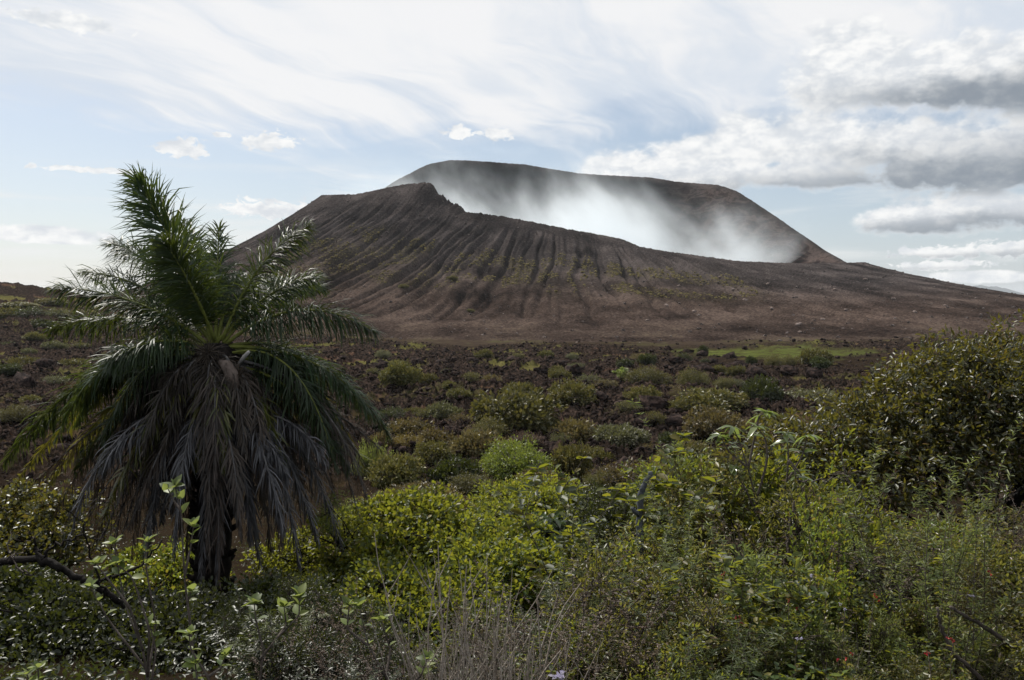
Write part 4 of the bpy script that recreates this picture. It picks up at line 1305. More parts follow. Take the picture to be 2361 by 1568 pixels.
def build_palm():
    rs = np.random.RandomState(12)
    crown = P3(500, 800)
    # trunk with stubs of old leaf bases
    tb = MB()
    n = 24
    base = PB.copy()
    pts = bez(base, (base + crown) / 2 + [0.05, 0, 0], crown + [0, 0, 0.05], n)
    k = np.linspace(0, 1, n)
    tb.tube(pts, 0.24 + 0.05 * np.exp(-k * 9) + 0.10 * sstep(k, 0.75, 0.95) - 0.2 * sstep(k, 0.95, 1.0) + 0.012 * rs.normal(size=n), 14)
    for j in range(150):
        q = rs.uniform(0.03, 0.97); a = j * 2.399
        c = pts[int(q * (n - 1))]
        o = np.array([math.cos(a), math.sin(a), 0])
        p0 = c + o * 0.20
        p1 = c + o * 0.33 + [0, 0, rs.uniform(0.05, 0.16)]
        tb.tube([p0, (p0 + p1) / 2 + [0, 0, -0.01], p1], [0.05, 0.042, 0.02], 4)
    part('trunk', tb.mesh('trunk', True), B_PALM, PALM, PB)
    W0 = np.array([-0.10, 0.0, 0.0])
    # (kind, start px/py, mid px/py/dy, tip px/py/dy, leaflets, length m)
    green = [
        ((490, 790), (425, 590, 0.1), (312, 408, 0.3), 200, 0.66), ((497, 780), (500, 640, 0.7), (505, 528, 1.2), 80, 0.45), ((490, 785), (470, 600, 0.9), (420, 515, 1.6), 90, 0.50),
        ((487, 790), (370, 590, 0.5), (256, 560, 0.9), 105, 0.55), ((512, 785), (590, 575, 0.1), (712, 522, 0.4), 110, 0.48), ((515, 790), (630, 640, 0.8), (748, 662, 1.3), 100, 0.46),
        ((520, 795), (690, 650, -0.2), (868, 768, -0.4), 125, 0.52), ((480, 795), (330, 670, -0.3), (126, 662, -0.4), 125, 0.52), ((482, 800), (300, 690, 0.7), (108, 762, 0.9), 110, 0.5),
        ((478, 800), (350, 760, -0.7), (250, 835, -1.2), 90, 0.5), ((478, 805), (230, 770, 0.1), (8, 1068, 0.1), 140, 0.46), ((525, 800), (770, 790, -0.1), (897, 1005, -0.1), 130, 0.42),
        ((500, 785), (560, 640, 1.2), (640, 640, 2.2), 90, 0.5), ((490, 790), (400, 690, 1.4), (330, 700, 2.4), 90, 0.5),
        ((485, 800), (280, 760, 0.9), (180, 900, 1.4), 100, 0.5), ((520, 800), (680, 760, 0.9), (800, 900, 1.4), 100, 0.48), ((495, 785), (440, 640, -0.5), (380, 560, -0.6), 95, 0.52),
        ((478, 835), (300, 795, 0), (85, 1000, 0.2), 110, 0.44), ((525, 835), (710, 790, 0.2), (862, 965, 0.3), 110, 0.44), ((525, 845), (690, 845, -0.4), (805, 1085, -0.5), 105, 0.42), ((475, 845), (330, 845, -0.5), (170, 1085, -0.6), 105, 0.42),
    ]
    for k in range(5):          # younger and inner fronds that close the crown
        a = k * 2.399 + 0.4
        e = rs.uniform(0.5, 1.2)
        x_, y_ = math.cos(a) * math.cos(e), math.sin(a) * math.cos(e)
        L_ = rs.uniform(1.7, 2.5)
        if y_ < -0.35: continue
        green.append(((500, 790), (500 + 167 * L_ * 0.55 * x_, 790 - 167 * L_ * (0.55 * math.sin(e) + 0.12), L_ * 0.55 * y_), (500 + 167 * L_ * x_, 790 - 167 * L_ * (math.sin(e) * 0.85 - 0.05), L_ * y_), 85, 0.46))
    for (s0, m_, t_, nl, ll) in green:
        nl = int(nl * 1.8); ll = ll * 1.12
        p0, p1, p2 = P3(*s0), P3(*m_), P3(*t_)
        out = np.array([0, 0, 1.0]) if abs(p2[0] - p0[0]) > 0.5 * abs(p2[2] - p0[2]) else np.array([0.25, -0.9, 0.3])
        up = p2[2] > p0[2] + 0.6
        ra, lf = frond_geo(rs, p0, p1, p2, nl, ll, 0.019, 0.60, 0.45 if up else 0.75, W0 if up else W0 * 0.3, out=out, r0=0.030)
        f = part('frond', ra, B_RACHIS, PALM, PB)
        tag(part('leaflets', lf, L_PALM, f, PB), kind='stuff')
    yellow = [
        ((478, 815), (290, 790, 0.8), (40, 1105, 0.9), 120, 0.42), ((470, 830), (370, 880, -0.9), (235, 1200, -1.1), 110, 0.42), ((478, 820), (310, 830, 0.9), (110, 1120, 1.2), 110, 0.44),
        ((525, 820), (720, 820, 0.8), (845, 1090, 1.0), 110, 0.44), ((525, 815), (650, 800, 1.3), (770, 960, 2.0), 90, 0.42), ((485, 815), (380, 800, 1.6), (250, 980, 2.2), 90, 0.42),
    ]
    for (s0, m_, t_, nl, ll) in yellow:
        ra, lf = frond_geo(rs, P3(*s0), P3(*m_), P3(*t_), nl, ll, 0.028, 0.35, 0.6, W0 * 0.2)
        f = part('frond', ra, B_RACHIS, PALM, PB)
        tag(f, 'yellow frond of the palm hanging low, backlit glow in its colour')
        tag(part('leaflets', lf, L_PALMY, f, PB), kind='stuff')
    dead = [  # start, mid, tip, bleached?
        ((535, 830), (760, 850, -0.4), (845, 1150, -0.6), 0), ((530, 840), (700, 850, 0.1), (835, 1060, 0.1), 0), ((530, 860), (690, 930, -0.5), (792, 1270, -0.5), 1), ((545, 870), (640, 960, -0.9), (690, 1310, -1.0), 1),
        ((550, 880), (650, 980, -0.7), (735, 1250, -0.9), 1), ((535, 880), (600, 980, -1.0), (655, 1230, -1.2), 1), ((530, 870), (720, 960, 0.3), (770, 1240, 0.4), 0), ((520, 880), (560, 960, -0.8), (578, 1255, -0.8), 1),
        ((500, 900), (525, 960, -0.7), (545, 1180, -0.7), 1), ((500, 900), (490, 930, -0.9), (462, 1350, -0.7), 1), ((505, 905), (515, 930, -0.9), (500, 1345, -0.7), 1), ((520, 900), (560, 1000, -0.7), (600, 1300, -0.7), 1),
        ((470, 900), (395, 980, -0.7), (335, 1290, -0.8), 1), ((470, 940), (410, 1000, -0.7), (372, 1200, -0.7), 1), ((470, 850), (330, 900, -0.2), (150, 1205, -0.3), 0), ((470, 850), (340, 920, -0.5), (185, 1235, -0.6), 0),
        ((470, 860), (350, 940, -0.8), (235, 1250, -0.9), 0), ((470, 865), (360, 960, -0.6), (280, 1240, -0.7), 0), ((475, 870), (390, 960, -0.9), (300, 1210, -1.1), 0), ((470, 850), (280, 880, 0.4), (130, 1180, 0.5), 0),
        ((470, 850), (300, 900, 0.8), (205, 1180, 0.9), 0), ((530, 850), (650, 900, 0.9), (720, 1200, 1.0), 0), ((500, 880), (430, 950, 0.9), (400, 1240, 1.0), 0), ((510, 880), (560, 950, 1.0), (590, 1240, 1.1), 0),
        ((500, 890), (460, 930, 0.6), (430, 1280, 0.6), 0), ((525, 880), (620, 960, 0.5), (655, 1260, 0.6), 0), ((480, 870), (380, 940, 0.3), (330, 1230, 0.3), 0), ((520, 870), (590, 930, -0.4), (625, 1270, -0.4), 0),
        ((490, 890), (440, 960, -0.4), (415, 1230, -0.4), 0), ((475, 860), (250, 930, 0.1), (85, 1110, 0.2), 0), ((540, 850), (740, 900, 0.2), (880, 1040, 0.3), 0), ((475, 870), (320, 960, -0.1), (215, 1260, -0.1), 0), ((475, 870), (340, 950, -0.3), (255, 1265, -0.4), 0),
    ]
    for (s0, m_, t_, bl) in dead:
        p0, p1, p2 = P3(*s0), P3(*m_), P3(*t_)
        rad = p2 - (PB + [0, 0, 1]); rad[2] = 0
        ra, lf = frond_geo(rs, p0, p1, p2, 92, 0.40 if bl else 0.46, 0.017, 0.5, 1.0 if bl else 1.2, W0 * 0, spread_a=0.62, start=0.22, r0=0.026, out=unit(rad[None])[0] + [0, 0, 0.3])
        f = part('dead_frond', ra, B_RACHISD, PALM, PB)
        if bl: tag(f, 'bleached grey dead frond hanging against the trunk')
        tag(part('leaflets', lf, L_PALMG if bl else L_PALMD, f, PB), kind='stuff')
    # the rest of the skirt: dead fronds all round the trunk, arching out and then hanging
    cr0 = P3(500, 835)
    for k in range(44):
        a = k * 2.399 + rs.uniform(-.3, .3)
        o = np.array([math.cos(a), math.sin(a), 0.0])
        reach = rs.uniform(0.5, 1.6) if abs(o[0]) > 0.45 else rs.uniform(0.35, 0.9)
        z0 = rs.uniform(-0.55, 0.0) if o[1] > -0.4 else rs.uniform(-0.9, -0.55)
        p0 = cr0 + o * 0.22 + [0, 0, z0]
        p1 = cr0 + o * (0.25 + reach * 0.85) + [0, 0, z0 + rs.uniform(-0.25, 0.25)]
        drop = rs.uniform(1.7, 2.9) if reach < 1.1 else rs.uniform(1.2, 2.3)
        p2 = cr0 + o * (0.25 + reach * 1.1) + [0, 0, -drop]
        ra, lf = frond_geo(rs, p0, p1, p2, 80, rs.uniform(0.36, 0.5), 0.015, 0.55, 1.2, W0 * 0, spread_a=0.6, start=0.16, r0=0.022, out=o + [0, 0, 0.3], sides=4)
        f = part('dead_frond', ra, B_RACHISD, PALM, PB)
        tag(part('leaflets', lf, L_PALMG if rs.uniform() < 0.45 else L_PALMD, f, PB), kind='stuff')
    # fronds that spring from the front of the crown and hide the top of the trunk
    for k in range(14):
        a = R(-90) + (k - 6.5) * 0.19 + rs.uniform(-.06, .06)
        o = np.array([math.cos(a), math.sin(a), 0.0])
        reach = rs.uniform(0.55, 0.9) + 0.75 * abs(o[0])
        z0 = rs.uniform(-0.30, 0.12)
        p0 = cr0 + o * 0.12 + [0, 0, z0]
        p1 = cr0 + o * reach * 0.7 + [0, 0, z0 + rs.uniform(0.10, 0.40)]
        p2 = cr0 + o * reach + [0, 0, z0 - rs.uniform(1.0, 1.8)]
        kind = k % 3
        ra, lf = frond_geo(rs, p0, p1, p2, 95, rs.uniform(0.36, 0.46), 0.018 if kind else 0.021, 0.45, 0.85, W0 * 0, spread_a=0.7, start=0.22, out=o + [0, 0, 0.4])
        f = part('frond' if kind == 0 else 'dead_frond', ra, B_RACHIS if kind == 0 else B_RACHISD, PALM, PB)
        tag(part('leaflets', lf, L_PALMY if kind == 0 else L_PALMD, f, PB), kind='stuff')
    # drooping half green fronds between crown and skirt
    for k in range(15):
        a = k * 2.399 + 1.1
        o = np.array([math.cos(a), math.sin(a) * 0.9, 0.0])
        reach = rs.uniform(1.5, 2.4)
        if o[1] < -0.72: continue
        p0 = cr0 + o * 0.15 + [0, 0, 0.1]
        p1 = cr0 + o * reach * 0.75 + [0, 0, rs.uniform(0.2, 0.55)]
        p2 = cr0 + o * reach + [0, 0, -rs.uniform(0.5, 1.5)]
        ra, lf = frond_geo(rs, p0, p1, p2, 110, rs.uniform(0.42, 0.52), 0.024, 0.45, 0.7, W0 * 0.2, start=0.16)
        f = part('frond', ra, B_RACHIS, PALM, PB)
        tag(part('leaflets', lf, L_PALMY if k % 4 == 0 else L_PALM, f, PB), kind='stuff')
    # woody spathe hanging out of the crown, and a cut white petiole
    sb = MB()
    pts = np.array([P3(508, 835, -0.45), P3(522, 842, -0.55), P3(534, 862, -0.6), P3(542, 890, -0.6), P3(541, 915, -0.58)])
    sb.tube(pts, [0.035, 0.075, 0.085, 0.07, 0.02], 10)
    part('spathe', sb.mesh('spathe', True), B_SPATHE, PALM, PB)
    sb = MB()
    sb.tube([P3(552, 840, -0.35), P3(564, 822, -0.4), P3(574, 811, -0.45)], [0.028, 0.030, 0.022], 7)
    part('petiole_stub', sb.mesh('petiole_stub', True), bark_material('pale_cut_stalk', (0.20, 0.19, 0.18), (0.38, 0.37, 0.36), 8), PALM, PB)
    # bristly young leaf bases in the heart of the crown
    v, d = [], []
    nb = 420
    c1 = np.array([P3(478, 812, -0.4), P3(545, 870, -0.5), P3(500, 850, -0.3)])
    ci = rs.randint(0, 3, nb)
    dd = unit(rs.normal(size=(nb, 3)) + [0, -0.6, -0.1])
    V, F = leaf_geo(c1[ci] + dd * 0.05, dd, unit(rs.normal(size=(nb, 3))), rs.uniform(0.12, 0.26, nb), np.full(nb, 0.010), 'strip', droop=0.3)
    tag(part('crown_fibre', make_mesh('crown_fibre', V, F), L_PALMD, PALM, PB), kind='stuff')


build_palm()

# the small young palm out on the plain
def build_young_palm():
    D = ground_hit(1434, 896)
    p = at(1434, 890, D + 0.4)
    z0 = float(ground_z(p[0], p[1]))
    r = empty('young_palm', (p[0], p[1], z0))
    tag(r, 'small young palm with stiff pale green fronds on the lava plain', 'palm tree')
    rs = np.random.RandomState(4)
    s = 54 / FPX * D / 2.0
    tb = MB(); tb.tube([(0, 0, -.1), (0, 0, s * 0.35)], [s * 0.22, s * 0.16], 8)
    link('trunk', tb.mesh('trunk', True), B_PALM, r)
    for k in range(18):
        a = k * 2.399; e = R(rs.uniform(15, 80))
        L = s * rs.uniform(0.85, 1.15)
        d = np.array([math.cos(a) * math.cos(e), math.sin(a) * math.cos(e), math.sin(e)])
        p0 = np.array([0, 0, s * 0.35]); p1 = p0 + d * L * 0.6 + [0, 0, L * 0.15]; p2 = p0 + d * L + [0, 0, -L * 0.15]
        ra, lf = frond_geo(rs, p0, p1, p2, 26, s * 0.34, s * 0.05, 0.3, 0.2, (0, 0, 0), r0=s * 0.03, sides=4)
        f = link('frond', ra, B_RACHIS, r)
        tag(link('leaflets', lf, L_FUZZY, f), kind='stuff')


build_young_palm()

# ------------------------------------------------------------------ thicket: leafy shrubs nearer the camera
def px_lobe(px, py, D, wpx, hpx, dep, b):
    """a crown lobe given by where it stands: centre, width and height as seen, depth in metres; relative to base b"""
    c = at(px, py, D) - b
    return (c[0], c[1], c[2], wpx / FPX * D / 2, dep / 2, hpx / FPX * D / 2)


def thicket_shrub(name, seed, D, bx, lobes, nclump, per, leaf, lw, cr, kind, leafmat, label, cat='shrub', group=None, bark=B_DARK, **kw):
    p = at(bx, 1200, D)
    b = np.array([p[0], D, float(ground_z(p[0], D))])
    lb = [px_lobe(*l, b) for l in lobes]
    cr_, st_ = shrub(seed, lb, nclump, per, leaf, lw, cr, kind, **kw)
    return plant(name, cr_, st_, leafmat, tuple(b), 1.0, 0.0, label, cat, group, bark)


SH = 'shrubs of the green thicket'
thicket_shrub('shrub', 301, 17.5, 1240, [(1180, 1150, 17.5, 200, 90, 2.2), (1290, 1150, 17.5, 190, 90, 2.2), (1240, 1190, 16.5, 330, 120, 2.4), (1110, 1190, 17, 120, 90, 1.6)], 430, 26, 0.085, 0.5, 0.22, 'rhomb', L_GLOSSY, 'broad glossy green shrub just below the lime green bush', group=SH)
thicket_shrub('shrub', 302, 14.0, 1410, [(1385, 1165, 14.5, 150, 90, 1.5), (1410, 1215, 14, 180, 120, 1.7), (1390, 1270, 13.5, 190, 110, 1.6)], 420, 34, 0.055, 0.42, 0.18, 'rhomb', L_DARK, 'dark dense fine leaved shrub beside the grey snag', group=SH)
thicket_shrub('shrub', 303, 12.0, 960, [(890, 1200, 12.4, 150, 110, 1.4), (985, 1190, 12, 190, 120, 1.6), (940, 1265, 11.2, 240, 130, 1.6), (860, 1290, 11, 130, 110, 1.2)], 420, 26, 0.075, 0.62, 0.17, 'oval', L_GLOSSY, 'bright leafy shrub just beyond the hanging palm fronds', group=SH)
thicket_shrub('shrub', 304, 11.0, 1160, [(1080, 1240, 11.4, 180, 110, 1.4), (1200, 1250, 11.2, 190, 110, 1.4), (1130, 1320, 10.2, 320, 140, 1.8), (1290, 1300, 10.6, 150, 100, 1.3)], 480, 26, 0.070, 0.62, 0.16, 'oval', L_GLOSSY, 'sunlit glossy leaved shrub in the middle of the thicket', group=SH)
thicket_shrub('shrub', 305, 16.0, 960, [(900, 1165, 16, 130, 60, 1.4), (1010, 1165, 16, 170, 64, 1.6), (950, 1190, 15.5, 220, 60, 1.6)], 260, 22, 0.075, 0.5, 0.2, 'rhomb', L_BROWN, 'brownish olive shrub behind the bright leafy shrub', group=SH)
thicket_shrub('shrub', 306, 8.2, 980, [(900, 1370, 8.2, 260, 130, 1.3), (1050, 1390, 8, 260, 120, 1.3), (980, 1440, 7.6, 420, 120, 1.4)], 420, 24, 0.055, 0.6, 0.14, 'oval', L_GLOSSY, 'low dark glossy shrub behind the dry grey stalks', group=SH)
thicket_shrub('shrub', 307, 12.6, 1250, [(1235, 1225, 12.6, 150, 60, 0.9), (1290, 1240, 12.4, 90, 50, 0.8)], 60, 16, 0.14, 0.45, 0.16, 'oval', leaf_material('blue_green_leaves', [G(.035, .055, .030), G(.05, .07, .04), G(.06, .085, .05)], 0.25, 0.28, 0.7, (.12, .18, .05)), 'blue green shrub with big hanging leaves above the sunlit shrub', group=SH, leafdroop=0.4)
thicket_shrub('shrub', 308, 12.5, 1540, [(1530, 1135, 12.6, 170, 110, 1.4), (1590, 1100, 12.8, 120, 90, 1.2), (1560, 1200, 12, 180, 120, 1.4)], 300, 22, 0.085, 0.45, 0.18, 'oval', L_GLOSSY, 'loose shrub with long leaves to the east of the grey snag', group=SH)
thicket_shrub('shrub', 309, 9.5, 1480, [(1420, 1340, 9.6, 240, 100, 1.2), (1540, 1310, 9.8, 200, 110, 1.2)], 300, 22, 0.06, 0.5, 0.14, 'oval', L_GLOSSY, 'leafy shrub in front of the dark dense shrub', group=SH)
# beyond and below the palm
thicket_shrub('shrub', 310, 12.5, 100, [(20, 1180, 12.8, 200, 130, 1.6), (130, 1180, 12.6, 150, 110, 1.4), (90, 1260, 12, 280, 120, 1.6)], 330, 24, 0.075, 0.62, 0.17, 'oval', L_RUSTY, 'dark shrub flecked with orange leaves beyond the dead fronds', group=SH)
thicket_shrub('shrub', 311, 12.6, 370, [(320, 1310, 12.6, 180, 90, 1.2), (430, 1295, 12.6, 160, 90, 1.2), (370, 1350, 12, 280, 80, 1.3)], 300, 24, 0.065, 0.62, 0.15, 'oval', L_YELLOW, 'sunlit yellow green shrub glowing behind the palm trunk', group=SH)
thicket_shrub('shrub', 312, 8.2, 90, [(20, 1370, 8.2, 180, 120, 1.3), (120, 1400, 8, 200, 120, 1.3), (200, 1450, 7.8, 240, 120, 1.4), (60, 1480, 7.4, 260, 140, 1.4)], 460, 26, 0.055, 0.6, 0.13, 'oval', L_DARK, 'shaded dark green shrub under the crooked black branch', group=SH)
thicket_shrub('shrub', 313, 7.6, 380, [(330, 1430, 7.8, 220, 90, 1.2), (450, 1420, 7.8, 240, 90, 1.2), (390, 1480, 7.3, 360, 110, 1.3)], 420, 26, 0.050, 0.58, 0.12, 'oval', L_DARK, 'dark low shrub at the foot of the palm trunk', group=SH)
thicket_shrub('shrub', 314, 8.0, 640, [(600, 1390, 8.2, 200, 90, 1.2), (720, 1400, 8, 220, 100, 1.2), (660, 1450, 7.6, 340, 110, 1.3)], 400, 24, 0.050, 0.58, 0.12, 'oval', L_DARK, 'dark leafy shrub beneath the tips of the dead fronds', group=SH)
thicket_shrub('shrub', 315, 11.4, 720, [(640, 1290, 12.4, 120, 120, 1.1), (700, 1290, 11.8, 140, 120, 1.1), (790, 1260, 11.4, 150, 150, 1.2), (760, 1350, 10.8, 220, 90, 1.2)], 300, 24, 0.060, 0.6, 0.14, 'oval', L_GLOSSY, 'bright green shrub right beneath the bleached hanging fronds', group=SH)
thicket_shrub('fern_shrub', 316, 11.8, 800, [(760, 1180, 10.8, 70, 90, 0.8), (820, 1190, 12.8, 80, 90, 0.8)], 90, 30, 0.045, 0.25, 0.14, 'rhomb', L_FERN, 'soft feathery green shrub between dangling fronds', group=SH, base_r=0.010, twig_r=0.003)

# the big dark tree on the eastern side
def build_dark_tree():
    D = 13.0
    p = at(2290, 1250, D)
    b = np.array([p[0], D, float(ground_z(p[0], D))])
    spec = [(1900, 1000, 12.4, 210, 120, 1.6), (1800, 1030, 12.2, 180, 110, 1.4), (1720, 1065, 11.8, 150, 100, 1.2), (2170, 860, 13.2, 200, 150, 2.0), (2080, 920, 13, 200, 150, 1.9), (1990, 970, 12.8, 190, 140, 1.7), (1800, 1060, 12, 150, 110, 1.3), (2330, 820, 13.4, 200, 120, 2.0), (2250, 900, 13, 260, 200, 2.6), (2340, 880, 13.2, 220, 200, 2.4), (2130, 960, 12.8, 260, 200, 2.4), (2010, 1020, 12.5, 220, 180, 2.0), (1930, 1060, 12.2, 180, 150, 1.7), (2200, 1060, 12.3, 300, 160, 2.0),
            (2360, 1010, 12.5, 240, 200, 2.2), (2060, 1120, 11.8, 240, 140, 1.7), (2450, 900, 13.5, 260, 240, 2.6), (1850, 1090, 12, 130, 110, 1.3), (2230, 840, 13.4, 180, 90, 1.8), (2480, 1080, 12.5, 220, 200, 2.0)]
    lb = [px_lobe(*l, b) for l in spec]
    rs = np.random.RandomState(9)
    cr, st = shrub(321, lb, 1750, 24, 0.090, 0.40, 0.21, 'oval', base_r=0.03, nstem=17, up=0.5, spread=0.3, shell=0.5, leafdroop=0.25, jit=0.26)
    plant('dark_tree', cr, st, L_RUSTY, tuple(b), 1.0, 0.0, 'big spreading dark tree with small glossy rust flecked leaves', 'tree', None, B_DARK)
    root = bpy.data.objects['dark_tree']
    tb = MB()
    for (q, r0) in (([(2310, 1300, 13), (2290, 1180, 13), (2220, 1120, 12.7), (2100, 1060, 12.4)], 0.16), ([(2310, 1300, 13.1), (2350, 1150, 13), (2330, 1020, 13), (2290, 930, 13.1)], 0.13), ([(2290, 1180, 13), (2380, 1120, 12.6), (2460, 1030, 12.8)], 0.10), ([(2220, 1120, 12.7), (2160, 1010, 12.8), (2130, 950, 12.9)], 0.07), ([(2100, 1060, 12.4), (2020, 1040, 12.3), (1950, 1050, 12.2)], 0.06)):
        w = np.array([at(*a) for a in q]) - b
        t = np.linspace(0, len(w) - 1, 14)
        pts = np.stack([np.interp(t, np.arange(len(w)), w[:, i]) for i in range(3)], 1)
        pts = pts + 0.03 * rs.normal(size=pts.shape)
        if q[0][1] == 1300: pts[0][2] = -0.15
        tb.tube(pts, np.linspace(r0, r0 * 0.45, 14), 8)
    link('trunk', tb.mesh('trunk', True), B_DARK, root)


build_dark_tree()
thicket_shrub('shrub', 322, 9.0, 2250, [(2200, 1260, 9.2, 300, 120, 1.6), (2330, 1240, 9.4, 240, 130, 1.6), (2270, 1330, 8.8, 360, 120, 1.6)], 330, 22, 0.06, 0.42, 0.15, 'oval', L_OLIVE, 'shaded olive shrub in front of the big dark tree', group=SH)
thicket_shrub('shrub', 323, 8.6, 1880, [(1800, 1230, 8.8, 260, 130, 1.4), (1930, 1220, 9, 260, 140, 1.5), (1870, 1320, 8.4, 380, 140, 1.6)], 380, 22, 0.055, 0.42, 0.14, 'oval', L_WEED, 'tangled olive shrub below the tall broad leaved stems', group=SH)

# ------------------------------------------------------------------ weeds, stalks and saplings close to the camera
def weed(seed, H, nst, leaf, lw, per, spread, seedheads=0.3, lean=0.25, kind='oval', branch=3):
    """upright stems with leaves in pairs, side shoots and little seed heads"""
    rs = np.random.RandomState(seed)
    sb = MB()
    B, Dv, N, L = [], [], [], []
    heads = []
    def stem(p0, dirv, length, r0, depth):
        n = 7
        d = np.array(dirv)
        pts = [np.array(p0)]
        for i in range(n - 1):
            d = unit((d + rs.normal(size=3) * 0.10 + [0, 0, 0.04])[None])[0]
            pts.append(pts[-1] + d * length / (n - 1))
        pts = np.array(pts)
        sb.tube(pts, np.linspace(r0, r0 * 0.4, n), 4, False)
        k = max(3, int(per * length / H))
        for j in range(k):
            t = rs.uniform(0.22 if depth == 0 else 0.1, 1.0) * (n - 1)
            i = min(int(t), n - 2)
            p = pts[i] + (pts[i + 1] - pts[i]) * (t - i)
            a = rs.uniform(0, 6.28)
            for sgn in (0, math.pi):
                dv = np.array([math.cos(a + sgn), math.sin(a + sgn), rs.uniform(0.0, 0.7)])
                B.append(p); Dv.append(dv); N.append(np.array([0, 0, 1.0]) + rs.normal(size=3) * 0.35); L.append(leaf * rs.uniform(0.6, 1.25))
        if depth == 0:
            for j in range(branch):
                i = rs.randint(2, n - 1)
                a = rs.uniform(0, 6.28)
                stem(pts[i], unit(np.array([[math.cos(a) * 0.7, math.sin(a) * 0.7, 0.75]]))[0], length * rs.uniform(0.25, 0.5), r0 * 0.55, 1)
        if rs.uniform() < seedheads:
            heads.append(pts[-1])
    for i in range(nst):
        a = rs.uniform(0, 6.28); q = spread * math.sqrt(rs.uniform())
        p0 = (q * math.cos(a), q * math.sin(a), -0.05)
        dv = unit(np.array([[math.cos(a) * lean * rs.uniform(0, 1.4), math.sin(a) * lean * rs.uniform(0, 1.4), 1.0]]))[0]
        stem(p0, dv, H * rs.uniform(0.65, 1.1), 0.0045 * max(1, H), 0)
    V, F = leaf_geo(np.array(B), np.array(Dv), unit(np.array(N)), np.array(L), np.array(L) * lw, kind, droop=0.2)
    return make_mesh('leaves', V, F), sb.mesh('stems'), heads


def stalks(seed, n, H, spread, lean=0.18, r=0.0065):
    rs = np.random.RandomState(seed)
    sb = MB()
    for i in range(n):
        a = rs.uniform(0, 6.28); q = spread * math.sqrt(rs.uniform())
        p = np.array([q * math.cos(a), q * math.sin(a), -0.05])
        d = unit(np.array([[rs.normal() * lean, rs.normal() * lean, 1.0]]))[0]
        h = H * rs.uniform(0.5, 1.1)
        pts = [p]
        for j in range(7):
            d = unit((d + rs.normal(size=3) * 0.09)[None])[0]
            pts.append(pts[-1] + d * h / 7)
        pts = np.array(pts)
        rr = r * rs.uniform(0.6, 1.3)
        sb.tube(pts, np.linspace(rr, rr * 0.35, 8), 4, False)
        for _ in range(rs.randint(0, 4)):
            j = rs.randint(2, 7); a = rs.uniform(0, 6.28)
            e = unit(np.array([[math.cos(a) * 0.6, math.sin(a) * 0.6, 0.8]]))[0]
            q2 = pts[j] + e * h * rs.uniform(0.1, 0.3)
            sb.tube(bez(pts[j], (pts[j] + q2) / 2 + [0, 0, -0.01], q2, 4), np.linspace(rr * 0.5, rr * 0.25, 4), 3, False)
    return sb.mesh('stems')


W_HERB = [weed(400 + i, 1.0, 11, 0.050, 0.45, 24, 0.30) for i in range(4)]
W_FINE = [weed(410 + i, 1.0, 14, 0.030, 0.24, 44, 0.28, kind='strip', branch=4) for i in range(3)]
W_FEATHER = [weed(420 + i, 1.0, 9, 0.045, 0.14, 80, 0.22, kind='strip', branch=5, lean=0.35) for i in range(3)]
W_LEAFY = [weed(430 + i, 1.0, 10, 0.068, 0.52, 22, 0.30, branch=4) for i in range(3)]
W_STALK = [stalks(440 + i, 26, 1.0, 0.30) for i in range(3)]
B_TWIG2 = bark_material('dark_twig', (0.022, 0.018, 0.016), (0.06, 0.05, 0.044), 12)
W_TWIG = [stalks(460 + i, 9, 1.0, 0.25, 0.3, 0.006) for i in range(3)]
for _m in W_TWIG: _m.materials.append(B_TWIG2)
W_DRYHERB = [weed(450 + i, 1.0, 14, 0.022, 0.5, 30, 0.30, kind='rhomb', branch=4) for i in range(2)]


def put(src, mat, px, D, H, label, name='weed', cat='weed', group='weeds in the undergrowth', rz=0.0, wide=1.0, bark=B_TWIG):
    x = (px - 1180.5) / FPX * D
    z = float(ground_z(x, D))
    if isinstance(src, tuple):
        return plant(name, src[0], src[1], mat, (x, D, z), (H * wide, H * wide, H), rz, label, cat, group, bark, 'leaves')
    r = empty(name, (x, D, z), rz); r.scale = (H * wide, H * wide, H)
    if len(src.materials) == 0: src.materials.append(bark)
    o = bpy.data.objects.new('stems', src); o.parent = r; C.objects.link(o)
    tag(r, label, cat, group)
    return r


rs_ = np.random.RandomState(31)
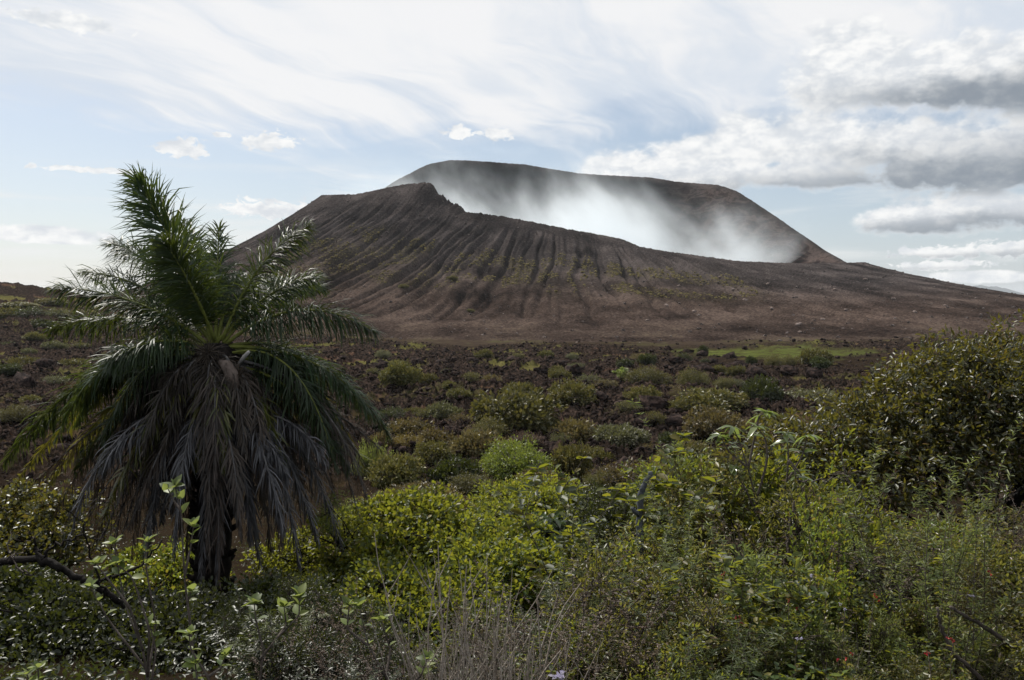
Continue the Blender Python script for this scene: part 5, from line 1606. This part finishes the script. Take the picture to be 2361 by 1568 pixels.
# olive and green weeds over the eastern half, in rows from back to front
KINDS = [(W_HERB, L_WEED, 'leafy olive weed in the tangle'), (W_FINE, L_WEED, 'wispy narrow leaved weed in the tangle'), (W_FEATHER, L_FERN, 'soft feathery weed in the tangle'),
         (W_LEAFY, L_GLOSSY, 'broad leaved weed in the tangle'), (W_DRYHERB, L_DRY, 'brown dried weed in the tangle')]
for row, (D, x0, x1, step, h0, h1) in enumerate([(7.2, 1480, 2400, 90, 1.1, 1.7), (6.2, 1420, 2420, 95, 0.9, 1.35), (5.3, 1350, 2440, 100, 0.75, 1.05), (4.6, 1180, 2460, 100, 0.55, 0.85), (4.0, 700, 2460, 86, 0.40, 0.65), (6.0, 620, 1400, 80, 0.45, 0.8), (5.2, 560, 1330, 84, 0.40, 0.7)]):
    px = x0
    while px < x1:
        q = px + rs_.uniform(-25, 25)
        if D < 4.3 and 900 < q < 1330:
            px += step; continue
        dd = D + rs_.uniform(-0.35, 0.35)
        k = rs_.choice(5, p=[0.32, 0.17, 0.20, 0.17, 0.14] if px > 1350 else [0.22, 0.15, 0.06, 0.17, 0.40])
        src, mt, lab = KINDS[k]
        if px < 900 and mt in (L_WEED, L_GLOSSY): mt = L_DARK  # dark leaves carry the shade and vignette of this corner
        hh = rs_.uniform(h0 * 0.85, h1 * 1.1) * (1.0 - 0.34 * float(sstep(px, 1880, 2080)))
        zone = 'below the palm' if q < 900 else 'around the dry stalks' if q < 1350 else 'beneath the grey snag' if q < 1600 else 'under the broad leaved plant' if q < 1850 else 'by the fresh green sprigs' if q < 2100 else 'before the dark tree'
        lab = lab.replace('in the tangle', ['in the tallest back row', 'in the second row', 'in the third row', 'in the fourth row', 'in the lowest front row', 'in the upper tangle', 'in the middle tangle'][row]) + ' ' + zone
        put(src[rs_.randint(len(src))], mt, q, dd, hh, lab, rz=rs_.uniform(0, 6.28), wide=rs_.uniform(0.85, 1.25))
        px += step
# small leafy bushes that make up the tangle
BUSHLET = []
for sd in range(5):
    rs = np.random.RandomState(90 + sd)
    lb = [(0, 0, .45, .36, .36, .38)] + [(rs.uniform(-.32, .32), rs.uniform(-.32, .32), rs.uniform(.4, .85), rs.uniform(.18, .28), rs.uniform(.18, .28), rs.uniform(.14, .24)) for _ in range(5)]
    BUSHLET.append(shrub(480 + sd, lb, 190, 22, [0.038, 0.032, 0.046, 0.034, 0.040][sd], [0.45, 0.28, 0.5, 0.35, 0.4][sd], 0.10, 'oval', 0.012, 7, 0.45, 0.003, 0.10, 0.2, leafdroop=0.2, sides=3))
BL = [(L_WEED, 'olive'), (L_FERN, 'light green'), (L_OLIVE, 'dull olive'), (L_GLOSSY, 'green'), (L_YELLOW, 'yellowish')]
for row, (D, x0, x1, step, h0, h1) in enumerate([(7.8, 1560, 1960, 90, 1.5, 2.0), (6.7, 1440, 2420, 100, 1.1, 1.6), (5.7, 1380, 2440, 110, 0.85, 1.2), (4.9, 1330, 2450, 120, 0.6, 0.95), (4.2, 1380, 2460, 125, 0.42, 0.7), (7.0, 560, 900, 95, 0.6, 0.9), (5.6, 560, 930, 105, 0.45, 0.7)]):
    px = x0
    while px < x1:
        q = px + rs_.uniform(-30, 30); dd = D + rs_.uniform(-0.4, 0.4)
        hh = rs_.uniform(h0, h1) * (1.0 - 0.30 * float(sstep(q, 1900, 2080)))
        k = rs_.choice(5, p=[0.36, 0.24, 0.14, 0.16, 0.10]); mt, wd = BL[k]
        if q < 930: mt, wd = (L_DARK, 'dark green')  # shade below the palm put into the leaf colour
        zone = 'below the palm' if q < 930 else 'beneath the grey snag' if q < 1600 else 'under the broad leaved plant' if q < 1850 else 'by the fresh green sprigs' if q < 2100 else 'before the dark tree'
        put(BUSHLET[rs_.randint(5)], mt, q, dd, hh, 'bushy ' + wd + ' shrublet ' + ['in the far row', 'in the upper row', 'in the middle row', 'in the lower row', 'at the bottom edge', 'in the shade', 'in the lower shade'][row] + ' ' + zone, 'shrublet', 'shrub', 'shrublets in the tangle', rs_.uniform(0, 6.28), rs_.uniform(0.75, 1.1))
        px += step
# the thicket goes on past both edges of the picture
for k in range(26):
    q = 2520 + (k % 13) * 95 if k < 13 else -330 - (k % 13) * 80
    dd = [4.6, 6.2, 8.0, 5.2][k % 4] + rs_.uniform(-.4, .4)
    put(BUSHLET[k % 5], [L_WEED, L_OLIVE, L_FERN][k % 3] if k < 13 else L_DARK, q, dd, rs_.uniform(0.8, 1.5), 'bushy shrublet farther along the thicket ' + ('past the dark tree' if k < 13 else 'past the crooked branch'), 'shrublet', 'shrub', 'shrublets along the thicket', rs_.uniform(0, 6.28), 1.1)
# pale dry stalks in the middle
for k, (px, D, H) in enumerate([(1000, 4.0, 0.95), (1060, 4.2, 1.15), (1120, 3.9, 0.9), (1180, 4.3, 1.1), (1240, 4.0, 0.85), (1100, 3.6, 0.7), (960, 3.8, 0.7), (1300, 4.1, 0.85), (1040, 4.6, 1.25)]):
    put(W_STALK[k % 3], None, px, D, H, 'clump of bare pale dry stalks ' + ['beside the leaning sapling', 'tallest in the bunch at the front', 'thin and low in the middle', 'behind the lilac flower head', 'near the lilac flower head', 'lowest at the bottom edge', 'crossing the leaning sapling', 'apart from the others under the snag', 'standing behind the tallest clump'][k], 'dry_stalk_clump', 'dry stalks', 'dry stalk clumps', rs_.uniform(0, 6.28), 0.8, B_STALK)
for k, (px, D, H) in enumerate([(800, 4.4, 0.8), (640, 4.6, 0.7), (900, 4.8, 0.85), (720, 4.0, 0.6), (1500, 5.0, 1.0), (1640, 5.6, 1.4), (1760, 5.4, 1.3), (1900, 5.6, 1.2), (2080, 5.2, 1.0), (2250, 5.2, 1.1), (1560, 4.4, 0.7), (1980, 4.4, 0.8)]):
    put(W_TWIG[k % 3], None, px, D, H, 'thin dark twiggy stems ' + ['below the bleached fronds', 'beside the forked sapling', 'behind the leaning sapling', 'at the lowest edge under the palm', 'under the grey snag', 'under the feathery shrub', 'beneath the broad leaved plant', 'around the fresh green sprig', 'before the dark hollow', 'before the dark tree', 'low beneath the leafy shrub', 'low beneath the fresh sprigs'][k], 'twig_clump', 'twigs', 'twig clumps', rs_.uniform(0, 6.28), 0.7, B_TWIG2)
# light feathery shrub beside the snag and other soft green patches
put(W_FEATHER[0], L_FERN, 1690, 8.0, 2.15, 'tall soft feathery light green shrub under the broad leaves', 'feathery_shrub', 'shrub', None, 0.4, 0.75)
put(W_FEATHER[1], L_FERN, 1640, 7.6, 1.75, 'shorter feathery light green shrub next to the tall one', 'feathery_shrub', 'shrub', None, 2.4, 0.8)
put(W_LEAFY[0], L_YELLOW, 1900, 5.9, 1.5, 'fresh green leafy sprig amid the olive tangle', 'sapling', 'sapling', None, 1.2, 0.26)
put(W_LEAFY[1], L_YELLOW, 1930, 5.3, 1.0, 'second fresh green sprig lower in the olive tangle', 'sapling', 'sapling', None, 2.9, 0.30)
put(W_FEATHER[2], L_FERN, 2190, 5.2, 1.55, 'feathery green weed rising before the dark tree trunk', 'feathery_shrub', 'shrub', None, 0.9, 0.6)


def undergrowth():
    """low leaves that fill the ground between the plants"""
    rs = np.random.RandomState(8)
    n = 130000
    D = 2.6 * (36 / 2.6) ** rs.uniform(0, 1, n)
    u = rs.uniform(-1.15, 1.15, n)
    x = u * D
    keep = (fbm(x * 0.7, D * 0.7, 3) > -0.15) & (rs.uniform(0, 1, n) < sstep(D, 36, 24))
    x, D = x[keep], D[keep]
    n = len(x)
    z = ground_z(x, D) + rs.uniform(0, 1, n) ** 1.3 * (0.22 + 0.25 * np.clip(fbm(x * 0.9 + 4, D * 0.9, 3) + 0.3, 0, 1))
    d = unit(rs.normal(size=(n, 3)) + [0, 0, 0.3])
    nn = unit(rs.normal(size=(n, 3)) * 0.6 + [0, 0, 1.0])
    L = rs.uniform(0.03, 0.075, n)
    V, F = leaf_geo(np.stack([x, D, z], -1), d, nn, L, L * 0.5, 'rhomb')
    o = link('undergrowth', make_mesh('undergrowth', V, F), L_DARK)
    tag(o, 'low leafy undergrowth covering the slope between the shrubs', kind='stuff')


undergrowth()

# --- saplings with leaves one can pick apart
def leaf_mesh(L, W, cup, droop, n=5):
    """one oval leaf with a midrib fold, pointing along +Y"""
    v, f = [], []
    for i in range(n + 1):
        t = i / n
        w = W * 0.5 * math.sin(math.pi * min(1, 0.06 + 0.94 * t) ** 0.85) if i < n else 0.0
        y = L * t; z = -droop * L * t * t
        v += [(-w, y, z + cup * w), (0, y, z), (w, y, z + cup * w)]
    for i in range(n):
        a = i * 3
        f += [(a, a + 1, a + 4, a + 3), (a + 1, a + 2, a + 5, a + 4)]
    return make_mesh('leaf', v, [np.array(f)], True)


LEAF_ROUND = [leaf_mesh(0.075, 0.048, 0.35, 0.12), leaf_mesh(0.066, 0.044, 0.25, 0.25), leaf_mesh(0.058, 0.040, 0.5, 0.0)]
LEAF_BROAD = [leaf_mesh(0.15, 0.052, 0.30, 0.45), leaf_mesh(0.13, 0.050, 0.25, 0.65), leaf_mesh(0.12, 0.046, 0.45, 0.25)]


def sapling(name, D, bx, stems, meshes, mat, label, seed, cat, group, nper=6, size=1.0, droop=0.0, r0=0.008, bark=B_TWIG):
    """stems: lists of (px, py, dD) from base to tip; every tip and joint carries a rosette of leaves"""
    rs = np.random.RandomState(seed)
    x = (bx - 1180.5) / FPX * D
    b = np.array([x, D, float(ground_z(x, D)) - 0.03])
    root = empty(name, tuple(b))
    tag(root, label, cat, group)
    sb = MB()
    for m in meshes:
        if len(m.materials) == 0: m.materials.append(mat)
    for st in stems:
        q = np.array([at(px, py, D + dd) for px, py, dd in st]) - b
        t = np.linspace(0, len(q) - 1, 5 * len(q))
        pts = np.stack([np.interp(t, np.arange(len(q)), q[:, i]) for i in range(3)], 1)
        pts[1:-1] = (pts[:-2] + 2 * pts[1:-1] + pts[2:]) / 4
        sb.tube(pts, np.linspace(r0, r0 * 0.35, len(pts)), 6)
        for ti, cnt in ((-1, nper), (-4, max(1, nper // 3)), (-7, max(1, nper // 4))):
            if -ti > len(pts): continue
            for k in range(cnt):
                a = k * 2.399 + rs.uniform(-.4, .4)
                el = R(rs.uniform(5, 60)) - droop
                d = np.array([math.cos(a) * math.cos(el), math.sin(a) * math.cos(el), math.sin(el)])
                yv = Vector(d)
                zv = Vector((0, 0, 1)) + Vector(rs.normal(size=3) * 0.3)
                xv = yv.cross(zv).normalized(); zv = xv.cross(yv)
                M = Matrix((xv, yv, zv)).transposed().to_4x4()
                lo = bpy.data.objects.new('leaf', meshes[rs.randint(len(meshes))])
                lo.parent = root
                lo.location = Vector(pts[ti]) + yv * 0.004
                lo.rotation_euler = M.to_euler()
                s = size * rs.uniform(0.7, 1.15)
                lo.scale = (s, s, s)
                C.objects.link(lo)
    link('stems', sb.mesh('stems', True), bark, root)
    return root


SG = 'saplings with soft pale leaves'
sapling('sapling', 4.6, 330, [[(345, 1600, 0), (330, 1500, 0), (290, 1400, .05), (262, 1255, .05)], [(330, 1500, 0), (300, 1400, -.1), (245, 1330, -.1), (222, 1300, -.1)], [(335, 1540, 0), (250, 1430, .1), (208, 1352, .1)], [(340, 1560, 0), (345, 1450, -.1), (305, 1330, -.05), (268, 1300, -.05)],
        [(345, 1600, 0), (360, 1500, .1), (345, 1440, .15)], [(340, 1570, 0), (360, 1440, .2), (335, 1300, .2), (340, 1250, .2)]], LEAF_ROUND, L_FUZZY, 'many stemmed sapling with soft pale oval leaves below the palm', 511, 'sapling', SG, 7)
sapling('sapling', 4.5, 440, [[(460, 1640, 0), (445, 1500, 0), (425, 1330, 0), (418, 1180, 0), (404, 1122, 0)], [(425, 1330, 0), (440, 1260, .05), (446, 1215, .05)], [(440, 1450, 0), (433, 1390, .1), (440, 1365, .1)], [(418, 1180, 0), (398, 1150, .05), (388, 1128, .05)]], LEAF_ROUND, L_FUZZY, 'tall single stemmed sapling with pale leaves against the palm trunk', 512, 'sapling', SG, 7)
sapling('sapling', 4.4, 600, [[(600, 1640, 0), (600, 1560, 0), (608, 1500, 0), (590, 1430, 0), (586, 1392, 0)], [(600, 1520, 0), (640, 1470, 0), (690, 1420, 0), (690, 1375, 0)], [(640, 1470, 0), (660, 1440, .1), (655, 1400, .1)]], LEAF_ROUND, L_FUZZY, 'forked sapling with pale yellow green leaf tufts', 513, 'sapling', SG, 8)
sapling('sapling', 4.2, 870, [[(930, 1640, 0), (890, 1560, 0), (850, 1490, 0), (828, 1400, 0)], [(890, 1560, 0), (900, 1500, .1), (880, 1430, .1)], [(910, 1600, 0), (970, 1560, -.1), (985, 1520, -.1)], [(850, 1490, 0), (800, 1450, 0), (805, 1395, 0)]], LEAF_ROUND, L_FUZZY, 'leaning sapling with pale leaf tufts beside the dry stalks', 514, 'sapling', SG, 8, 0.8)
sapling('sapling', 3.9, 470, [[(500, 1640, 0), (480, 1560, 0), (440, 1500, 0), (436, 1462, 0)], [(480, 1560, 0), (510, 1540, .1), (520, 1510, .1)], [(490, 1600, 0), (455, 1570, 0), (450, 1530, 0)]], LEAF_ROUND, L_FUZZY, 'small low sapling with pale leaves at the bottom of the slope', 515, 'sapling', SG, 8, 0.8)
sapling('sapling', 3.9, 90, [[(80, 1660, 0), (90, 1600, 0), (88, 1540, 0)], [(90, 1610, 0), (70, 1580, 0), (62, 1555, 0)]], LEAF_ROUND, L_FUZZY, 'tiny pale leaved sapling in deep shade', 516, 'sapling', SG, 6, 0.8)
sapling('broad_leaf_plant', 7.4, 1740, [[(1760, 1330, 0), (1750, 1180, 0), (1725, 1080, 0), (1705, 1020, 0), (1690, 985, 0)], [(1725, 1080, 0), (1680, 1040, .1), (1660, 1005, .1)], [(1745, 1150, 0), (1770, 1060, -.1), (1765, 1010, -.1), (1745, 985, -.1)], [(1765, 1250, 0), (1815, 1110, 0), (1818, 1040, 0), (1812, 1000, 0)],
        [(1815, 1110, 0), (1850, 1050, .1), (1862, 1005, .1)], [(1750, 1200, 0), (1720, 1130, -.1), (1690, 1080, -.1)], [(1818, 1060, 0), (1840, 1085, -.1), (1850, 1100, -.1)], [(1725, 1080, 0), (1750, 960, 0.1), (1765, 950, .1)]], LEAF_BROAD, L_BROAD, 'tall stemmed plant with big drooping shiny leaves above the feathery shrub', 520, 'plant', None, 8, 1.0, 0.5, 0.012)

# flowering weeds: (px, py, D, colour)
def flower_mesh(seed, n=9, s=0.012):
    rs = np.random.RandomState(seed)
    d = unit(rs.normal(size=(n, 3)) + [0, 0, 0.6])
    V, F = leaf_geo(rs.normal(size=(n, 3)) * s * 0.5, d, unit(rs.normal(size=(n, 3)) + [0, 0, 1]), np.full(n, s * 2.2), np.full(n, s * 1.3), 'rhomb')
    return make_mesh('flower', V, F)


M_RED = leaf_material('red_petals', [G(.30, .02, .025), G(.38, .03, .03), G(.24, .015, .02)], 0.35, 0.5, 0.3, (.45, .03, .04))
M_LILAC = leaf_material('pale_lilac_petals', [G(.36, .33, .48), G(.44, .42, .54), G(.50, .48, .56)], 0.35, 0.5, 0.3, (.45, .42, .55))
FL_R, FL_L = flower_mesh(1), flower_mesh(2, 10, 0.011)
FL_R.materials.append(M_RED); FL_L.materials.append(M_LILAC)
for k, (px, py, D, fl, lab) in enumerate([
    (1668, 1324, 5.2, FL_R, 'weed with one red flower below the feathery shrub'), (1818, 1386, 4.9, FL_R, 'weed with a red flower among olive leaves'), (2016, 1372, 4.9, FL_R, 'weed with a red flower before the dark hollow'), (2280, 1318, 5.0, FL_R, 'weed with red flowers beneath the dark tree'),
    (2198, 1478, 4.3, FL_R, 'weed with red flowers beside the long bare leaning stem'), (2140, 1505, 4.2, FL_R, 'low weed with a red flower near the leaning stem'), (1950, 1520, 4.2, FL_R, 'red flowered weed low in the brown tangle'), (1705, 1424, 4.6, FL_R, 'weed with a small red flower next to a dry stem'),
    (1870, 1330, 5.1, FL_L, 'weed with a pale lilac flower cluster in the tangle'), (1905, 1367, 4.9, FL_L, 'weed with a tiny lilac flower between red ones'), (1948, 1405, 4.6, FL_L, 'weed with two lilac flowers on short stems'), (1838, 1472, 4.4, FL_L, 'weed with a lilac flower low among dry stems'), (1292, 1560, 3.6, FL_L, 'pale lilac flower head close to the dry stalks'), (2245, 1375, 4.8, FL_L, 'weed with a lilac flower by the dark tree foot')]):
    p = at(px, py, D)
    b = np.array([p[0], D, float(ground_z(p[0], D)) - 0.03])
    root = empty('flowering_weed', tuple(b))
    tag(root, lab, 'flower', 'flowering weeds')
    q = p - b
    rs = np.random.RandomState(600 + k)
    sb = MB(); pts = bez((0, 0, 0), q * 0.5 + rs.normal(size=3) * [0.05, 0.05, 0], q, 8)
    sb.tube(pts, np.linspace(0.005, 0.002, 8), 4)
    link('stems', sb.mesh('stems'), B_TWIG, root)
    n = 46
    ti = rs.uniform(0.3, 0.97, n)[:, None]
    base = (1 - ti) ** 2 * pts[0] + 2 * ti * (1 - ti) * pts[4] + ti ** 2 * pts[-1]
    V, F = leaf_geo(base, unit(rs.normal(size=(n, 3)) + [0, 0, .3]), unit(rs.normal(size=(n, 3)) * .5 + [0, 0, 1]), rs.uniform(.025, .045, n), rs.uniform(.010, .018, n), 'oval')
    link('leaves', make_mesh('leaves', V, F), L_WEED, root)
    for j in range(3 if fl is FL_R else 2):
        o = bpy.data.objects.new('flower', fl); o.parent = root; C.objects.link(o)
        o.location = tuple(q + (rs.normal(size=3) * 0.018 if j else 0)); o.rotation_euler = tuple(rs.uniform(0, 3, 3)); o.scale = (0.45 if px != 1292 else 1.3,) * 3

# --- snag, limbs and fallen branches
def limb(name, D, paths, mat, label, cat, seed, sides=8, wob=0.012):
    rs = np.random.RandomState(seed)
    first = paths[0][0][0]
    b = at(first[0], first[1], D + first[2])
    root = empty(name, tuple(b))
    tag(root, label, cat)
    for j, (pp, r0, r1) in enumerate(paths):
        q = np.array([at(px, py, D + dd) for px, py, dd in pp]) - b
        t = np.linspace(0, len(q) - 1, 6 * len(q))
        pts = np.stack([np.interp(t, np.arange(len(q)), q[:, i]) for i in range(3)], 1)
        for _ in range(2): pts[1:-1] = (pts[:-2] + 2 * pts[1:-1] + pts[2:]) / 4
        pts = pts + wob * rs.normal(size=pts.shape)
        mb = MB(); mb.tube(pts, np.linspace(r0, r1, len(pts)) * (1 + 0.08 * rs.normal(size=len(pts))), sides)
        link('limb' if j == 0 else 'twig', mb.mesh('limb', True), mat, root)
    return root


limb('snag', 6.9, [([(1478, 1300, 0), (1474, 1200, 0), (1477, 1140, 0), (1486, 1118, 0), (1500, 1090, 0)], 0.033, 0.022), ([(1475, 1190, 0), (1462, 1176, -.1), (1460, 1172, -.1)], 0.02, 0.016)], B_SNAG, 'bare grey dead trunk with a kink standing among shrubs', 'dead tree', 701, 8, 0.004)
limb('crooked_branch', 7.6, [([(-60, 1300, 0.2), (30, 1292, 0.1), (100, 1290, 0), (150, 1318, 0), (205, 1342, 0), (262, 1374, 0.1), (300, 1420, 0.2)], 0.040, 0.028), ([(100, 1290, 0), (80, 1255, .1), (70, 1225, .1)], 0.018, 0.008), ([(100, 1290, 0), (112, 1262, 0), (160, 1250, -.1), (190, 1230, -.1), (235, 1246, -.1)], 0.014, 0.005), ([(205, 1342, 0), (250, 1334, .1), (330, 1300, .2), (380, 1240, .3)], 0.02, 0.008), ([(240, 1380, 0), (206, 1260, -.1), (190, 1200, -.1), (150, 1170, -.1)], 0.012, 0.004)], B_DARK, 'thick crooked black branch arching over the shaded shrub', 'branch', 702)
limb('arched_branch', 8.6, [([(555, 1420, 0), (590, 1352, 0), (625, 1330, 0), (670, 1336, 0), (700, 1360, 0)], 0.026, 0.020)], B_DARK, 'short arched dark branch under the bleached fronds', 'branch', 703)
limb('hollow_branch', 8.0, [([(1990, 1290, 0), (2060, 1300, 0), (2140, 1330, .1), (2200, 1370, .2), (2280, 1440, .2)], 0.07, 0.05), ([(2000, 1330, 0), (2080, 1370, 0), (2140, 1400, 0)], 0.04, 0.025)], B_DARK, 'dark fallen limb in the shadowy hollow of the tangle', 'branch', 704, 8, 0.006)
limb('leaning_stem', 4.6, [([(2310, 1640, 0), (2260, 1560, 0), (2200, 1510, 0), (2170, 1450, 0), (2160, 1400, 0)], 0.016, 0.008)], B_TWIG, 'long bare stem leaning out of the brown tangle', 'stem', 705, 8, 0.003)
limb('leaning_stem', 4.8, [([(2420, 1530, 0), (2340, 1490, 0), (2260, 1440, 0), (2190, 1400, 0)], 0.018, 0.009)], B_TWIG, 'long dark stem sloping across the weeds toward the edge', 'stem', 706, 8, 0.003)
limb('forked_twig', 6.8, [([(1880, 1270, 0), (1865, 1160, 0), (1840, 1110, 0), (1820, 1060, 0)], 0.011, 0.005), ([(1840, 1112, 0), (1900, 1108, 0), (1950, 1100, .1), (1990, 1086, .1)], 0.008, 0.003)], B_TWIG, 'bare forked twig reaching sideways above the olive tangle', 'twig', 707, 6)
limb('dead_stem', 6.4, [([(1800, 1420, 0), (1808, 1300, 0), (1822, 1220, 0), (1826, 1160, 0)], 0.013, 0.008), ([(1810, 1300, 0), (1830, 1250, 0), (1850, 1225, 0)], 0.008, 0.004)], B_TWIG, 'upright grey dead stem among olive weeds', 'stem', 708, 6)
limb('dead_stem', 6.2, [([(1990, 1440, 0), (1985, 1360, 0), (1978, 1300, 0), (1968, 1250, 0)], 0.012, 0.007)], B_DARK, 'dark upright dead stem beside the lower green sprig', 'stem', 709, 6)
limb('pale_twigs', 5.4, [([(70, 1330, 0), (20, 1290, 0), (25, 1230, .1)], 0.007, 0.003), ([(20, 1290, 0), (60, 1265, 0), (82, 1222, 0)], 0.006, 0.002)], B_TWIG, 'pale bare forked twig in front of the crooked branch', 'twig', 710, 6)

# plants that would share a label are told apart by how tall they stand
_by = {}
for o in SC.objects:
    if o.parent is None and o.get('category'):
        _by.setdefault(o['label'], []).append(o)
for lab, obs in _by.items():
    if 1 < len(obs) < 6 and len(lab.split()) <= 14 and obs[0].type == 'MESH' and obs[0]['category'] in ('boulder', 'rock'):
        obs.sort(key=lambda o: -o.location.y if o['category'] == 'rock' else -o.location.z)
        for o, w in zip(obs, ({2: ['farther', 'nearer'], 3: ['far', 'middling', 'near']} if obs[0]['category'] == 'rock' else {2: ['higher', 'lower'], 3: ['highest', 'middling', 'lowest'], 4: ['highest', 'second highest', 'lower', 'lowest'], 5: ['highest', 'second highest', 'middling', 'lower', 'lowest']}).get(len(obs), [''] * 9)):
            o['label'] = (w + ' ' + lab).strip()
    elif 1 < len(obs) < 6 and len(lab.split()) <= 14 and obs[0].type == 'EMPTY':
        obs.sort(key=lambda o: -o.scale.z)
        for o, w in zip(obs, {2: ['taller', 'shorter'], 3: ['tallest', 'middling', 'shortest'], 4: ['tallest', 'second tallest', 'lower', 'lowest'], 5: ['tallest', 'second tallest', 'middling', 'lower', 'lowest']}[len(obs)]):
            o['label'] = w + ' ' + lab
    elif len(lab.split()) > 16:
        for o in obs: o['label'] = ' '.join(lab.split()[:16])
